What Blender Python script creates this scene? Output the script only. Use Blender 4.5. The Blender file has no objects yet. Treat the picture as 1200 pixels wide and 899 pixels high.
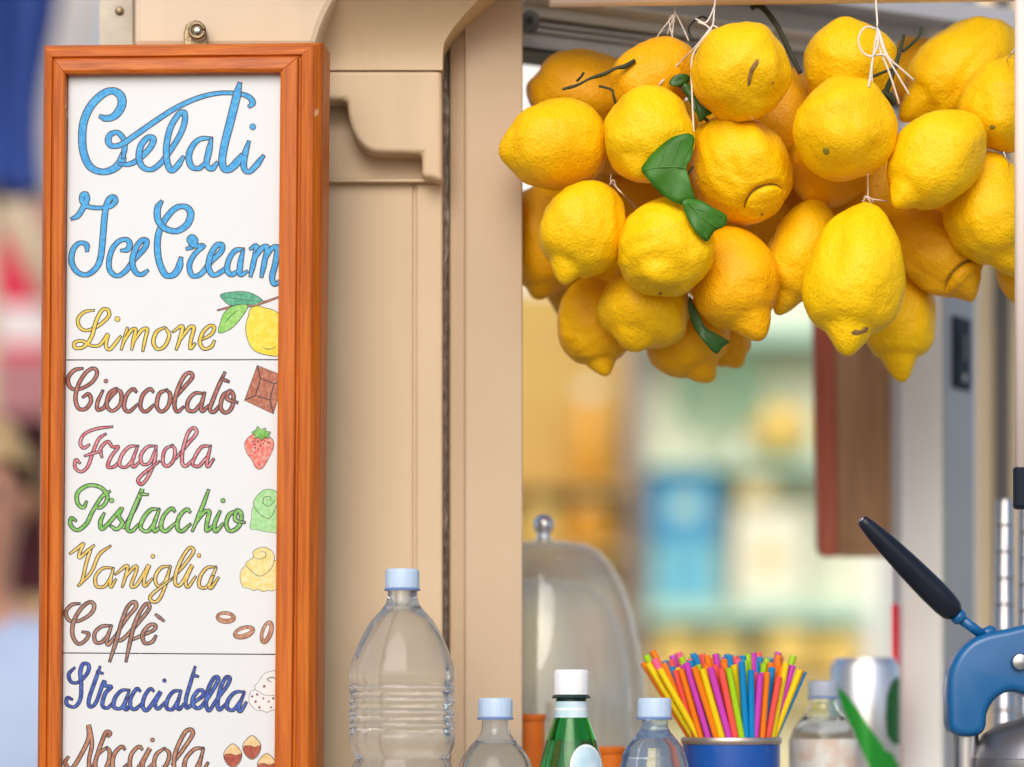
import bpy, bmesh, math, random
from mathutils import Vector, Matrix
R = math.radians
rnd = random.Random(7)

# ------------------------------------------------------------------ camera, world, sun
scene = bpy.context.scene
CAM = Vector((0.0, -2.5, 1.35)); D0 = 2.5; S = 0.00075; HY = 840.0
cd = bpy.data.cameras.new('camera'); cam = bpy.data.objects.new('camera', cd)
scene.collection.objects.link(cam); scene.camera = cam
cam.location = CAM; cam.rotation_euler = (R(90), 0, 0)
cd.sensor_fit = 'HORIZONTAL'; cd.sensor_width = 36; cd.lens = 100
cd.shift_y = (HY - 449.5) / 1200; cd.clip_start = 0.05; cd.clip_end = 2000
cd.dof.use_dof = True; cd.dof.focus_distance = 2.445; cd.dof.aperture_fstop = 2.0

SUN_EL, SUN_AZ = 36, 190          # azimuth clockwise from +Y: behind the camera, to its left
w = bpy.data.worlds.new('World'); scene.world = w; w.use_nodes = True
wn = w.node_tree.nodes; wl = w.node_tree.links
sky = wn.new('ShaderNodeTexSky'); sky.sky_type = 'NISHITA'; sky.sun_disc = False
sky.sun_elevation = R(SUN_EL); sky.sun_rotation = R(SUN_AZ); sky.dust_density = 2.5; sky.air_density = 1.0; sky.ozone_density = 0.6
wl.new(sky.outputs[0], wn['Background'].inputs[0]); wn['Background'].inputs[1].default_value = 0.15
sd = bpy.data.lights.new('sun', 'SUN'); sun = bpy.data.objects.new('sun', sd); scene.collection.objects.link(sun)
sd.energy = 1.3; sd.angle = R(40); sd.color = (1.0, 0.96, 0.91)
sdir = Vector((math.sin(R(SUN_AZ)) * math.cos(R(SUN_EL)), math.cos(R(SUN_AZ)) * math.cos(R(SUN_EL)), math.sin(R(SUN_EL))))
sun.rotation_euler = (-sdir).to_track_quat('-Z', 'Y').to_euler(); sun.location = sdir * 30
scene.view_settings.view_transform = 'Standard'; scene.view_settings.look = 'None'
scene.view_settings.exposure = 0.2; scene.view_settings.gamma = 1.0; scene.view_settings.use_curve_mapping = False
scene.cycles.use_denoising = True; scene.cycles.max_bounces = 14; scene.cycles.transmission_bounces = 14
scene.cycles.transparent_max_bounces = 16; scene.cycles.caustics_refractive = True; scene.cycles.caustics_reflective = False
scene.cycles.sample_clamp_indirect = 6.0

# ------------------------------------------------------------------ helpers
def P(px, py, Y=0.0):
    k = S * (D0 + Y) / D0
    return Vector(((px - 600) * k, Y, 1.35 + (HY - py) * k))
def K(Y=0.0): return S * (D0 + Y) / D0

ORIG = {}
def tag(o, label=None, cat=None, group=None, kind=None):
    if label: o['label'] = label
    if cat: o['category'] = cat
    if group: o['group'] = group
    if kind: o['kind'] = kind
    return o
def empty(name, loc, label=None, cat=None, group=None):
    o = bpy.data.objects.new(name, None); scene.collection.objects.link(o)
    o.location = loc; o.empty_display_size = .02; ORIG[o] = Vector(loc)
    return tag(o, label, cat, group)
def mk(name, verts, faces, mat, parent=None, smooth=False, mats=None, fmat=None, uv=None):
    vs = [Vector(v) for v in verts]
    lo = Vector((min(v.x for v in vs), min(v.y for v in vs), min(v.z for v in vs)))
    hi = Vector((max(v.x for v in vs), max(v.y for v in vs), max(v.z for v in vs)))
    org = Vector(((lo.x + hi.x) / 2, (lo.y + hi.y) / 2, lo.z))
    me = bpy.data.meshes.new(name)
    me.from_pydata([v - org for v in vs], [], faces)
    for m in (mats or [mat]): me.materials.append(m)
    if fmat: me.polygons.foreach_set('material_index', fmat)
    if smooth: me.polygons.foreach_set('use_smooth', [True] * len(me.polygons))
    me.update()
    o = bpy.data.objects.new(name, me); scene.collection.objects.link(o)
    ORIG[o] = org
    if parent is not None:
        o.parent = parent; o.location = org - ORIG[parent]
    else:
        o.location = org
    return o
def fix_normals(o):
    bm = bmesh.new(); bm.from_mesh(o.data); bmesh.ops.recalc_face_normals(bm, faces=bm.faces); bm.to_mesh(o.data); bm.free()
    return o
def bevel(o, wd, seg=2, smooth=True, angle=40):
    bm = bmesh.new(); bm.from_mesh(o.data)
    bmesh.ops.remove_doubles(bm, verts=bm.verts, dist=1e-6)
    bmesh.ops.recalc_face_normals(bm, faces=bm.faces)
    es = [e for e in bm.edges if len(e.link_faces) == 2 and e.calc_face_angle(0) > R(angle)]
    bmesh.ops.bevel(bm, geom=es, offset=wd, segments=seg, affect='EDGES', profile=.5)
    for f in bm.faces: f.smooth = False
    bm.to_mesh(o.data); bm.free()
    return o
BF = [(0,3,2,1),(4,5,6,7),(0,1,5,4),(1,2,6,5),(2,3,7,6),(3,0,4,7)]
def box(name, a, b, mat, parent=None, bev=0):
    x0,y0,z0 = a; x1,y1,z1 = b
    if x0 > x1: x0,x1 = x1,x0
    if y0 > y1: y0,y1 = y1,y0
    if z0 > z1: z0,z1 = z1,z0
    v = [(x0,y0,z0),(x1,y0,z0),(x1,y1,z0),(x0,y1,z0),(x0,y0,z1),(x1,y0,z1),(x1,y1,z1),(x0,y1,z1)]
    o = mk(name, v, BF, mat, parent)
    if bev: bevel(o, bev)
    return o
def pbox(name, x0, y0, x1, y1, Y, depth, mat, parent=None, bev=0):
    """box whose front face covers the pixel rectangle at depth Y"""
    a = P(x0, y0, Y); b = P(x1, y1, Y)
    return box(name, (a.x, Y, b.z), (b.x, Y + depth, a.z), mat, parent, bev)
def obox(name, c, dx, dy, dz, rz, mat, parent=None, bev=0, rx=None):
    """box centred on c with half sizes, turned about z"""
    m = Matrix.Rotation(rz, 3, 'Z')
    if rx is not None: m = m @ rx
    v = [Vector(c) + m @ Vector((sx*dx, sy*dy, sz*dz)) for sx,sy,sz in
         ((-1,-1,-1),(1,-1,-1),(1,1,-1),(-1,1,-1),(-1,-1,1),(1,-1,1),(1,1,1),(-1,1,1))]
    o = mk(name, v, BF, mat, parent)
    if bev: bevel(o, bev)
    return o
def prism(name, poly, Y, depth, mat, parent=None, bev=0, smooth=False):
    """pixel polygon extruded backwards from depth Y"""
    f = [P(x, y, Y) for x, y in poly]; n = len(f)
    v = f + [p + Vector((0, depth, 0)) for p in f]
    fs = [tuple(range(n)), tuple(range(2*n-1, n-1, -1))] + [(i, i+n, (i+1) % n + n, (i+1) % n) for i in range(n)]
    o = fix_normals(mk(name, v, fs, mat, parent, smooth))
    if bev: bevel(o, bev)
    return o
def lathe_data(prof, c, seg=48, wob=None):
    v = []; f = []
    n = len(prof)
    for i, (r, z) in enumerate(prof):
        for j in range(seg):
            a = 2*math.pi*j/seg
            rr = r * (wob(a, z) if wob else 1)
            v.append((c[0] + rr*math.cos(a), c[1] + rr*math.sin(a), c[2] + z))
    for i in range(n-1):
        for j in range(seg):
            k = (j+1) % seg
            f.append((i*seg+j, i*seg+k, (i+1)*seg+k, (i+1)*seg+j))
    return v, f
def lathe(name, prof, c, mat, parent=None, seg=48, wob=None, smooth=True, caps=True):
    v, f = lathe_data(prof, c, seg, wob)
    n = len(prof)
    if caps:
        if prof[0][0] > 1e-6: f.append(tuple(range(seg-1, -1, -1)))
        if prof[-1][0] > 1e-6: f.append(tuple((n-1)*seg + j for j in range(seg)))
    o = mk(name, v, f, mat, parent, smooth)
    bm = bmesh.new(); bm.from_mesh(o.data)
    bmesh.ops.remove_doubles(bm, verts=bm.verts, dist=1e-7); bmesh.ops.recalc_face_normals(bm, faces=bm.faces)
    for fc in bm.faces:
        fc.smooth = smooth
    for e in bm.edges:
        if len(e.link_faces) == 2 and e.calc_face_angle(0) > R(38): e.smooth = False
    bm.to_mesh(o.data); bm.free()
    return o
def catmull(pts, sub=6):
    n = len(pts); out = []
    if n < 3:
        a, b = pts[0], pts[-1]
        return [a + (b-a)*(i/sub) for i in range(sub+1)]
    for i in range(n-1):
        p0 = pts[i-1] if i else pts[0]*2 - pts[1]
        p1, p2 = pts[i], pts[i+1]
        p3 = pts[i+2] if i+2 < n else pts[-1]*2 - pts[-2]
        for k in range(sub):
            t = k/sub
            out.append(.5*((2*p1) + (p2-p0)*t + (2*p0-5*p1+4*p2-p3)*t*t + (3*p1-p0-3*p2+p3)*t**3))
    out.append(pts[-1]); return out
def tube_data(pts, rad, seg=8, base=0, closed_ends=True):
    v = []; f = []; n = len(pts)
    up = Vector((.13, .31, .94)).normalized()
    for i, p in enumerate(pts):
        t = (pts[min(i+1, n-1)] - pts[max(i-1, 0)]).normalized()
        a = t.cross(up)
        if a.length < .05: a = t.cross(Vector((1, 0, 0)))
        a.normalize(); b = t.cross(a)
        r = rad(i/(n-1)) if callable(rad) else rad
        for j in range(seg):
            q = 2*math.pi*j/seg
            v.append(p + (a*math.cos(q) + b*math.sin(q))*r)
    for i in range(n-1):
        for j in range(seg):
            k = (j+1) % seg
            f.append((base+i*seg+j, base+i*seg+k, base+(i+1)*seg+k, base+(i+1)*seg+j))
    if closed_ends:
        f.append(tuple(base + j for j in range(seg-1, -1, -1))); f.append(tuple(base + (n-1)*seg + j for j in range(seg)))
    return v, f
def tube(name, pts, rad, mat, parent=None, seg=8, sub=6, smooth=True):
    pts = [Vector(p) for p in pts]
    pp = catmull(pts, sub) if sub > 1 and len(pts) > 2 else pts
    v, f = tube_data(pp, rad, seg)
    return fix_normals(mk(name, v, f, mat, parent, smooth))

# ------------------------------------------------------------------ materials
def mat(name, col, rough=.5, metal=0, col2=None, nscale=8, stretch=(1,1,1), bump=0, bscale=60, spec=.5, trans=0, ior=1.45, coat=0, sss=0, detail=4, ramp=(.35,.65), alpha=1, chips=0):
    m = bpy.data.materials.new(name); m.use_nodes = True
    nt = m.node_tree; b = nt.nodes['Principled BSDF']
    b.inputs['Base Color'].default_value = (*col, 1); b.inputs['Roughness'].default_value = rough
    b.inputs['Metallic'].default_value = metal; b.inputs['Specular IOR Level'].default_value = spec
    b.inputs['Transmission Weight'].default_value = trans; b.inputs['IOR'].default_value = ior
    b.inputs['Coat Weight'].default_value = coat; b.inputs['Coat Roughness'].default_value = .12
    if sss:
        b.inputs['Subsurface Weight'].default_value = sss; b.inputs['Subsurface Radius'].default_value = (.006,.004,.001); b.inputs['Subsurface Scale'].default_value = 1
    tc = nt.nodes.new('ShaderNodeTexCoord'); mp = nt.nodes.new('ShaderNodeMapping')
    mp.inputs['Scale'].default_value = stretch; nt.links.new(tc.outputs['Object'], mp.inputs[0])
    if col2:
        n = nt.nodes.new('ShaderNodeTexNoise'); n.inputs['Scale'].default_value = nscale; n.inputs['Detail'].default_value = detail
        rp = nt.nodes.new('ShaderNodeValToRGB'); rp.color_ramp.elements[0].position = ramp[0]; rp.color_ramp.elements[1].position = ramp[1]
        rp.color_ramp.elements[0].color = (*col, 1); rp.color_ramp.elements[1].color = (*col2, 1)
        nt.links.new(mp.outputs[0], n.inputs[0]); nt.links.new(n.outputs[0], rp.inputs[0]); nt.links.new(rp.outputs[0], b.inputs['Base Color'])
        if chips:
            n4 = nt.nodes.new('ShaderNodeTexNoise'); n4.inputs['Scale'].default_value = 46; n4.inputs['Detail'].default_value = 8; n4.inputs['Roughness'].default_value = .7
            r4 = nt.nodes.new('ShaderNodeValToRGB'); r4.color_ramp.elements[0].position = .735; r4.color_ramp.elements[1].position = .76; r4.color_ramp.elements[1].color = (.7,.7,.7,1)
            n5 = nt.nodes.new('ShaderNodeTexNoise'); n5.inputs['Scale'].default_value = 9; n5.inputs['Detail'].default_value = 6
            r5 = nt.nodes.new('ShaderNodeValToRGB'); r5.color_ramp.elements[0].position = .52; r5.color_ramp.elements[1].position = .85; r5.color_ramp.elements[1].color = (.45,.45,.45,1)
            mp5 = nt.nodes.new('ShaderNodeMapping'); mp5.inputs['Scale'].default_value = (3,3,.35); nt.links.new(tc.outputs['Object'], mp5.inputs[0]); nt.links.new(mp5.outputs[0], n5.inputs[0])
            m4 = nt.nodes.new('ShaderNodeMixRGB'); m4.inputs[2].default_value = (.36,.28,.21,1); m5 = nt.nodes.new('ShaderNodeMixRGB'); m5.inputs[2].default_value = (.46,.35,.24,1)
            nt.links.new(tc.outputs['Object'], n4.inputs[0]); nt.links.new(n4.outputs[0], r4.inputs[0]); nt.links.new(n5.outputs[0], r5.inputs[0])
            nt.links.new(r5.outputs[0], m5.inputs[0]); nt.links.new(rp.outputs[0], m5.inputs[1]); nt.links.new(r4.outputs[0], m4.inputs[0]); nt.links.new(m5.outputs[0], m4.inputs[1]); nt.links.new(m4.outputs[0], b.inputs['Base Color'])
    if bump:
        n2 = nt.nodes.new('ShaderNodeTexNoise'); n2.inputs['Scale'].default_value = bscale; n2.inputs['Detail'].default_value = 5
        bp = nt.nodes.new('ShaderNodeBump'); bp.inputs['Strength'].default_value = bump; bp.inputs['Distance'].default_value = .002
        nt.links.new(mp.outputs[0], n2.inputs[0]); nt.links.new(n2.outputs[0], bp.inputs['Height']); nt.links.new(bp.outputs[0], b.inputs['Normal'])
    return m
def wood(name, c1, c2, c3, stretch, rough=.45, coat=.08):
    m = bpy.data.materials.new(name); m.use_nodes = True; nt = m.node_tree; b = nt.nodes['Principled BSDF']
    tc = nt.nodes.new('ShaderNodeTexCoord'); mp = nt.nodes.new('ShaderNodeMapping'); mp.inputs['Scale'].default_value = stretch
    nt.links.new(tc.outputs['Object'], mp.inputs[0])
    n = nt.nodes.new('ShaderNodeTexNoise'); n.inputs['Scale'].default_value = 1; n.inputs['Detail'].default_value = 7; n.inputs['Roughness'].default_value = .62; n.inputs['Distortion'].default_value = .35
    rp = nt.nodes.new('ShaderNodeValToRGB'); e = rp.color_ramp.elements
    e[0].position = .3; e[0].color = (*c1, 1); e[1].position = .72; e[1].color = (*c3, 1); k = e.new(.5); k.color = (*c2, 1)
    nt.links.new(mp.outputs[0], n.inputs[0]); nt.links.new(n.outputs[0], rp.inputs[0])
    # worn spots
    n2 = nt.nodes.new('ShaderNodeTexNoise'); n2.inputs['Scale'].default_value = 38; n2.inputs['Detail'].default_value = 6
    r2 = nt.nodes.new('ShaderNodeValToRGB'); r2.color_ramp.elements[0].position = .70; r2.color_ramp.elements[1].position = .76
    nt.links.new(tc.outputs['Object'], n2.inputs[0]); nt.links.new(n2.outputs[0], r2.inputs[0])
    mx = nt.nodes.new('ShaderNodeMixRGB'); mx.inputs[2].default_value = (.75,.5,.28,1)
    nt.links.new(r2.outputs[0], mx.inputs[0]); nt.links.new(rp.outputs[0], mx.inputs[1]); nt.links.new(mx.outputs[0], b.inputs['Base Color'])
    bp = nt.nodes.new('ShaderNodeBump'); bp.inputs['Strength'].default_value = .35; bp.inputs['Distance'].default_value = .001
    nt.links.new(n.outputs[0], bp.inputs['Height']); nt.links.new(bp.outputs[0], b.inputs['Normal'])
    b.inputs['Roughness'].default_value = rough; b.inputs['Coat Weight'].default_value = coat; b.inputs['Coat Roughness'].default_value = .2; b.inputs['Specular IOR Level'].default_value = .3
    return m
def glass(name, col, ior=1.45, rough=0.0, bump=0, bscale=40, haze=0, hazecol=(.9,.9,.9)):
    m = bpy.data.materials.new(name); m.use_nodes = True; nt = m.node_tree; b = nt.nodes['Principled BSDF']
    b.inputs['Base Color'].default_value = (*col, 1); b.inputs['Transmission Weight'].default_value = 1; b.inputs['IOR'].default_value = ior; b.inputs['Roughness'].default_value = rough
    if bump:
        tc = nt.nodes.new('ShaderNodeTexCoord'); n2 = nt.nodes.new('ShaderNodeTexNoise'); n2.inputs['Scale'].default_value = bscale; n2.inputs['Detail'].default_value = 2
        bp = nt.nodes.new('ShaderNodeBump'); bp.inputs['Strength'].default_value = bump; bp.inputs['Distance'].default_value = .003
        nt.links.new(tc.outputs['Object'], n2.inputs[0]); nt.links.new(n2.outputs[0], bp.inputs['Height']); nt.links.new(bp.outputs[0], b.inputs['Normal'])
    if haze:
        d = nt.nodes.new('ShaderNodeBsdfTranslucent'); d.inputs[0].default_value = (*hazecol, 1)
        d2 = nt.nodes.new('ShaderNodeBsdfDiffuse'); d2.inputs[0].default_value = (*hazecol, 1)
        a = nt.nodes.new('ShaderNodeMixShader'); a.inputs[0].default_value = .5
        nt.links.new(d.outputs[0], a.inputs[1]); nt.links.new(d2.outputs[0], a.inputs[2])
        mx = nt.nodes.new('ShaderNodeMixShader'); mx.inputs[0].default_value = haze
        nt.links.new(b.outputs[0], mx.inputs[1]); nt.links.new(a.outputs[0], mx.inputs[2])
        nt.links.new(mx.outputs[0], nt.nodes['Material Output'].inputs[0])
    return m
def lemon_mat(name, ca, cb):
    m = bpy.data.materials.new(name); m.use_nodes = True; nt = m.node_tree; b = nt.nodes['Principled BSDF']
    tc = nt.nodes.new('ShaderNodeTexCoord'); oi = nt.nodes.new('ShaderNodeObjectInfo')
    n = nt.nodes.new('ShaderNodeTexNoise'); n.inputs['Scale'].default_value = 22; n.inputs['Detail'].default_value = 3; n.noise_dimensions = '4D'
    mm = nt.nodes.new('ShaderNodeMath'); mm.operation = 'MULTIPLY'; mm.inputs[1].default_value = 37
    nt.links.new(oi.outputs['Random'], mm.inputs[0]); nt.links.new(mm.outputs[0], n.inputs['W']); nt.links.new(tc.outputs['Object'], n.inputs[0])
    ad = nt.nodes.new('ShaderNodeMath'); ad.operation = 'MULTIPLY_ADD'; ad.inputs[1].default_value = .45; ad.inputs[2].default_value = .05
    nt.links.new(oi.outputs['Random'], ad.inputs[0])
    a2 = nt.nodes.new('ShaderNodeMath'); a2.operation = 'MULTIPLY_ADD'; a2.inputs[1].default_value = .9
    nt.links.new(n.outputs[0], a2.inputs[0]); nt.links.new(ad.outputs[0], a2.inputs[2])
    rp = nt.nodes.new('ShaderNodeValToRGB'); rp.color_ramp.elements[0].position = .42; rp.color_ramp.elements[1].position = .98
    rp.color_ramp.elements[0].color = (*ca, 1); rp.color_ramp.elements[1].color = (*cb, 1)
    ge = rp.color_ramp.elements.new(.16); ge.color = (ca[0]*.94, ca[1]*1.13, .018, 1)
    nt.links.new(a2.outputs[0], rp.inputs[0])
    # brown specks
    sp = nt.nodes.new('ShaderNodeTexNoise'); sp.inputs['Scale'].default_value = 260; sp.inputs['Detail'].default_value = 3
    sr = nt.nodes.new('ShaderNodeValToRGB'); sr.color_ramp.elements[0].position = .73; sr.color_ramp.elements[1].position = .78; sr.color_ramp.elements[1].color = (.6,.6,.6,1)
    mx = nt.nodes.new('ShaderNodeMixRGB'); mx.inputs[2].default_value = (.35,.16,.02,1)
    nt.links.new(tc.outputs['Object'], sp.inputs[0]); nt.links.new(sp.outputs[0], sr.inputs[0]); nt.links.new(sr.outputs[0], mx.inputs[0])
    nt.links.new(rp.outputs[0], mx.inputs[1]); nt.links.new(mx.outputs[0], b.inputs['Base Color'])
    vo = nt.nodes.new('ShaderNodeTexVoronoi'); vo.inputs['Scale'].default_value = 420
    n3 = nt.nodes.new('ShaderNodeTexNoise'); n3.inputs['Scale'].default_value = 90; n3.inputs['Detail'].default_value = 4
    nt.links.new(tc.outputs['Object'], vo.inputs[0]); nt.links.new(tc.outputs['Object'], n3.inputs[0])
    b1 = nt.nodes.new('ShaderNodeBump'); b1.inputs['Strength'].default_value = .55; b1.inputs['Distance'].default_value = .0009
    b2 = nt.nodes.new('ShaderNodeBump'); b2.inputs['Strength'].default_value = .7; b2.inputs['Distance'].default_value = .0026
    nt.links.new(n3.outputs[0], b2.inputs['Height']); nt.links.new(vo.outputs['Distance'], b1.inputs['Height'])
    nt.links.new(b2.outputs[0], b1.inputs['Normal']); nt.links.new(b1.outputs[0], b.inputs['Normal'])
    b.inputs['Roughness'].default_value = .46; b.inputs['Specular IOR Level'].default_value = .25
    b.inputs['Subsurface Weight'].default_value = .12; b.inputs['Subsurface Radius'].default_value = (.008,.004,.001); b.inputs['Subsurface Scale'].default_value = .6
    return m
M = {}
M['cream'] = mat('cream_paint', (.63,.475,.305), .5, col2=(.59,.44,.275), chips=1, nscale=5, bump=.12, bscale=90)
M['cream_light'] = mat('pale_cream_paint', (.68,.555,.41), .5, col2=(.64,.515,.37), chips=1, nscale=6, bump=.12, bscale=90)
M['post'] = mat('beige_post_paint', (.545,.405,.275), .5, col2=(.50,.365,.24), chips=1, nscale=4, bump=.15, bscale=70)
M['edge_strip'] = mat('worn_metal_strip', (.66,.60,.50), .45, col2=(.50,.44,.36), nscale=30, bump=.2)
M['seal'] = mat('dirty_sealant', (.44,.37,.31), .9, col2=(.20,.165,.14), nscale=120, bump=.8, bscale=160)
M['alu'] = mat('aluminium_rail', (.56,.56,.58), .45, .2, col2=(.62,.61,.61), nscale=9, stretch=(2,2,30))
M['alu_dark'] = mat('shade_roof_grey', (.46,.47,.51), .55, .0, col2=(.50,.51,.54), nscale=6)
M['rail_light'] = mat('rail_lip', (.85,.80,.74), .4)
M['black'] = mat('black_rubber', (.015,.015,.017), .5)
M['grey_plastic'] = mat('grey_plastic', (.10,.105,.11), .45, col2=(.16,.165,.17), nscale=40)
M['pinkish'] = mat('pale_fabric_roller', (.84,.72,.66), .6)
M['white_paint'] = mat('white_window_paint', (.86,.85,.82), .45, col2=(.82,.81,.78), nscale=7)
M['shade_plate'] = mat('post_shade_grey', (.36,.38,.41), .45, .1, col2=(.40,.41,.43), nscale=6)  # darker grey that paints in shade on the white post's right side
M['navy_plastic'] = mat('navy_plastic', (.008,.014,.028), .5, spec=.2)
M['back_beige'] = mat('interior_beige', (.82,.67,.45), .6, col2=(.76,.61,.40), nscale=5)
M['dark_grey'] = mat('dark_grey_profile', (.10,.09,.085), .5)
M['wood_v'] = wood('orange_wood_upright', (.32,.058,.004), (.50,.112,.007), (.63,.175,.012), (250,250,8))
M['wood_h'] = wood('orange_wood_level', (.32,.058,.004), (.50,.112,.007), (.63,.175,.012), (8,250,250))
M['wood_dark'] = wood('brown_board_wood', (.36,.20,.10), (.52,.30,.16), (.62,.38,.21), (60,60,6), .5, 0)
M['wood_red'] = wood('red_brown_wood', (.46,.10,.06), (.56,.14,.08), (.62,.18,.10), (60,60,6), .5, 0)
M['tile'] = mat('white_tile_glaze', (.655,.68,.71), .22, col2=(.635,.66,.69), nscale=5, coat=.3)
M['joint'] = mat('tile_joint', (.22,.08,.05), .8)
M['ink'] = mat('dark_ink', (.025,.022,.035), .45)
M['brass'] = mat('old_brass', (.35,.27,.16), .4, .8, col2=(.16,.12,.08), nscale=70, bump=.3, bscale=200)
M['steel'] = mat('steel', (.62,.62,.63), .22, 1)
M['chrome'] = mat('chrome', (.75,.75,.77), .06, 1)
M['brushed'] = mat('brushed_steel', (.50,.50,.51), .32, 1, col2=(.40,.40,.42), nscale=8, stretch=(40,40,2))
M['cast'] = mat('cast_aluminium', (.33,.33,.34), .4, .9, col2=(.25,.25,.26), nscale=40, bump=.2)
M['blue_enamel'] = mat('blue_enamel', (.001,.095,.28), .35, coat=.25, col2=(.002,.115,.32), nscale=20, bump=.12, bscale=45)
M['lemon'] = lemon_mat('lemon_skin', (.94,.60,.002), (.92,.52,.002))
M['lemon_deep'] = lemon_mat('ripe_shaded_lemon_skin', (.91,.50,.002), (.87,.41,.002))  # deeper orange skin; also darkens lemons at the back, painting their shade
M['lemon_rough_shaded'] = lemon_mat('weathered_shaded_lemon_skin', (.84,.45,.003), (.72,.33,.003))  # rough orange skin; also paints shade on lemons deep in the bunch
M['scar'] = mat('lemon_scar', (.20,.10,.03), .8, col2=(.35,.20,.05), nscale=120, bump=.5)
M['crease'] = mat('lemon_crease', (.16,.09,.015), .9, col2=(.30,.17,.02), nscale=200)
M['tip'] = mat('lemon_tip', (.30,.30,.02), .7, col2=(.20,.14,.02), nscale=150)
M['leaf_vein'] = mat('leaf_vein', (.08,.26,.03), .5)
M['leaf'] = mat('lemon_leaf', (.022,.12,.005), .5, col2=(.05,.20,.010), nscale=25, bump=.25, bscale=90)
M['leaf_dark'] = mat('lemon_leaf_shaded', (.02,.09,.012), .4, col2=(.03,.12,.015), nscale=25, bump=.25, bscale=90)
M['twig'] = mat('lemon_twig', (.018,.035,.012), .7, col2=(.05,.05,.03), nscale=60, bump=.4)
M['string'] = mat('white_string', (.78,.70,.64), .8)
M['pet'] = glass('clear_water_bottle', (.93,.975,1.0), 1.33, 0, .22, 45, haze=.08, hazecol=(.62,.80,1.0))
M['pet_blue'] = glass('blue_tinted_bottle', (.78,.89,1.0), 1.33, 0, .20, 60, haze=.12, hazecol=(.40,.60,1.0))
M['pet_far'] = glass('clear_bottle_far', (.90,.95,.92), 1.33, 0)
M['green_glass'] = glass('green_glass', (.10,.66,.20), 1.38, 0, .05, 40)
M['cap_blue'] = mat('pale_blue_cap', (.44,.58,.78), .38, col2=(.48,.62,.80), nscale=30, sss=0)
M['cap_white'] = mat('white_cap', (.80,.82,.86), .38)
M['cap_grey'] = mat('grey_blue_cap', (.36,.42,.52), .45)
M['ring_blue'] = mat('blue_cap_ring', (.16,.26,.50), .4)
M['ring_dark'] = mat('dark_cap_ring', (.01,.04,.035), .4)
M['paper_blue'] = mat('pale_blue_paper_label', (.42,.62,.72), .5, col2=(.62,.76,.80), nscale=60)
M['paper_white'] = mat('white_paper_label', (.78,.82,.82), .5)
M['paper_mixed'] = mat('printed_label', (.76,.76,.73), .5, col2=(.70,.56,.46), nscale=50, ramp=(.45,.62))
M['rim'] = mat('tin_rim', (.50,.42,.37), .38, .9)
M['can_alu'] = mat('can_aluminium', (.80,.80,.81), .36, 1)
M['tin_blue'] = mat('blue_tin_paint', (.005,.075,.36), .3, coat=.3)
def sheet_mat(name, haze, col):
    m = bpy.data.materials.new(name); m.use_nodes = True; nt = m.node_tree; nt.nodes.remove(nt.nodes['Principled BSDF'])
    N = lambda t: nt.nodes.new(t)
    tr = N('ShaderNodeBsdfTransparent'); tr.inputs[0].default_value = (.97,.98,.97,1); gl = N('ShaderNodeBsdfGlossy'); gl.inputs['Roughness'].default_value = .03
    d1 = N('ShaderNodeBsdfTranslucent'); d1.inputs[0].default_value = (*col,1); d2 = N('ShaderNodeBsdfDiffuse'); d2.inputs[0].default_value = (*col,1)
    lw = N('ShaderNodeLayerWeight'); lw.inputs[0].default_value = .5; fp = N('ShaderNodeMath'); fp.operation = 'POWER'; fp.inputs[1].default_value = 3.5; fr = N('ShaderNodeMath'); fr.operation = 'MULTIPLY_ADD'; fr.inputs[1].default_value = .40; fr.inputs[2].default_value = .035; nt.links.new(lw.outputs['Facing'], fp.inputs[0]); nt.links.new(fp.outputs[0], fr.inputs[0])
    a = N('ShaderNodeMixShader'); a.inputs[0].default_value = .5; b = N('ShaderNodeMixShader'); c = N('ShaderNodeMixShader')
    tc = N('ShaderNodeTexCoord'); n = N('ShaderNodeTexNoise'); n.inputs['Scale'].default_value = 30; n.inputs['Detail'].default_value = 5
    ma = N('ShaderNodeMath'); ma.operation = 'MULTIPLY_ADD'; ma.inputs[1].default_value = haze*1.2; ma.inputs[2].default_value = haze*.4
    L = nt.links.new
    L(tc.outputs['Object'], n.inputs[0]); L(n.outputs[0], ma.inputs[0]); L(ma.outputs[0], b.inputs[0])
    L(d1.outputs[0], a.inputs[1]); L(d2.outputs[0], a.inputs[2]); L(tr.outputs[0], b.inputs[1]); L(a.outputs[0], b.inputs[2])
    L(fr.outputs[0], c.inputs[0]); L(b.outputs[0], c.inputs[1]); L(gl.outputs[0], c.inputs[2]); L(c.outputs[0], nt.nodes['Material Output'].inputs[0])
    return m
M['acrylic'] = sheet_mat('misted_acrylic', .13, (.96,.95,.93))
M['drop'] = glass('water_drop', (1,1,1), 1.33)
M['orange_food'] = mat('orange_plastic', (.80,.20,.015), .45, col2=(.72,.15,.01), nscale=20)
M['plate'] = mat('white_plate', (.75,.74,.71), .3)
M['can_green'] = mat('green_can_ink', (.02,.30,.03), .3, .3)
M['can_dark'] = mat('dark_green_can_ink', (.01,.13,.03), .3, .3)
M['red_plastic'] = mat('red_plastic', (.70,.01,.03), .4)
M['navy_grip'] = mat('navy_grip', (.006,.009,.020), .33, spec=.35, col2=(.011,.015,.028), nscale=18, bump=.1)
M['ground'] = mat('stone_paving', (.34,.31,.27), .8, col2=(.27,.25,.22), nscale=3, bump=.3, bscale=20)

# ------------------------------------------------------------------ setting: ground
gr = mk('ground', [(-600,-600,0),(600,-600,0),(600,600,0),(-600,600,0)], [(0,1,2,3)], M['ground']); tag(gr, kind='structure')

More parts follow.
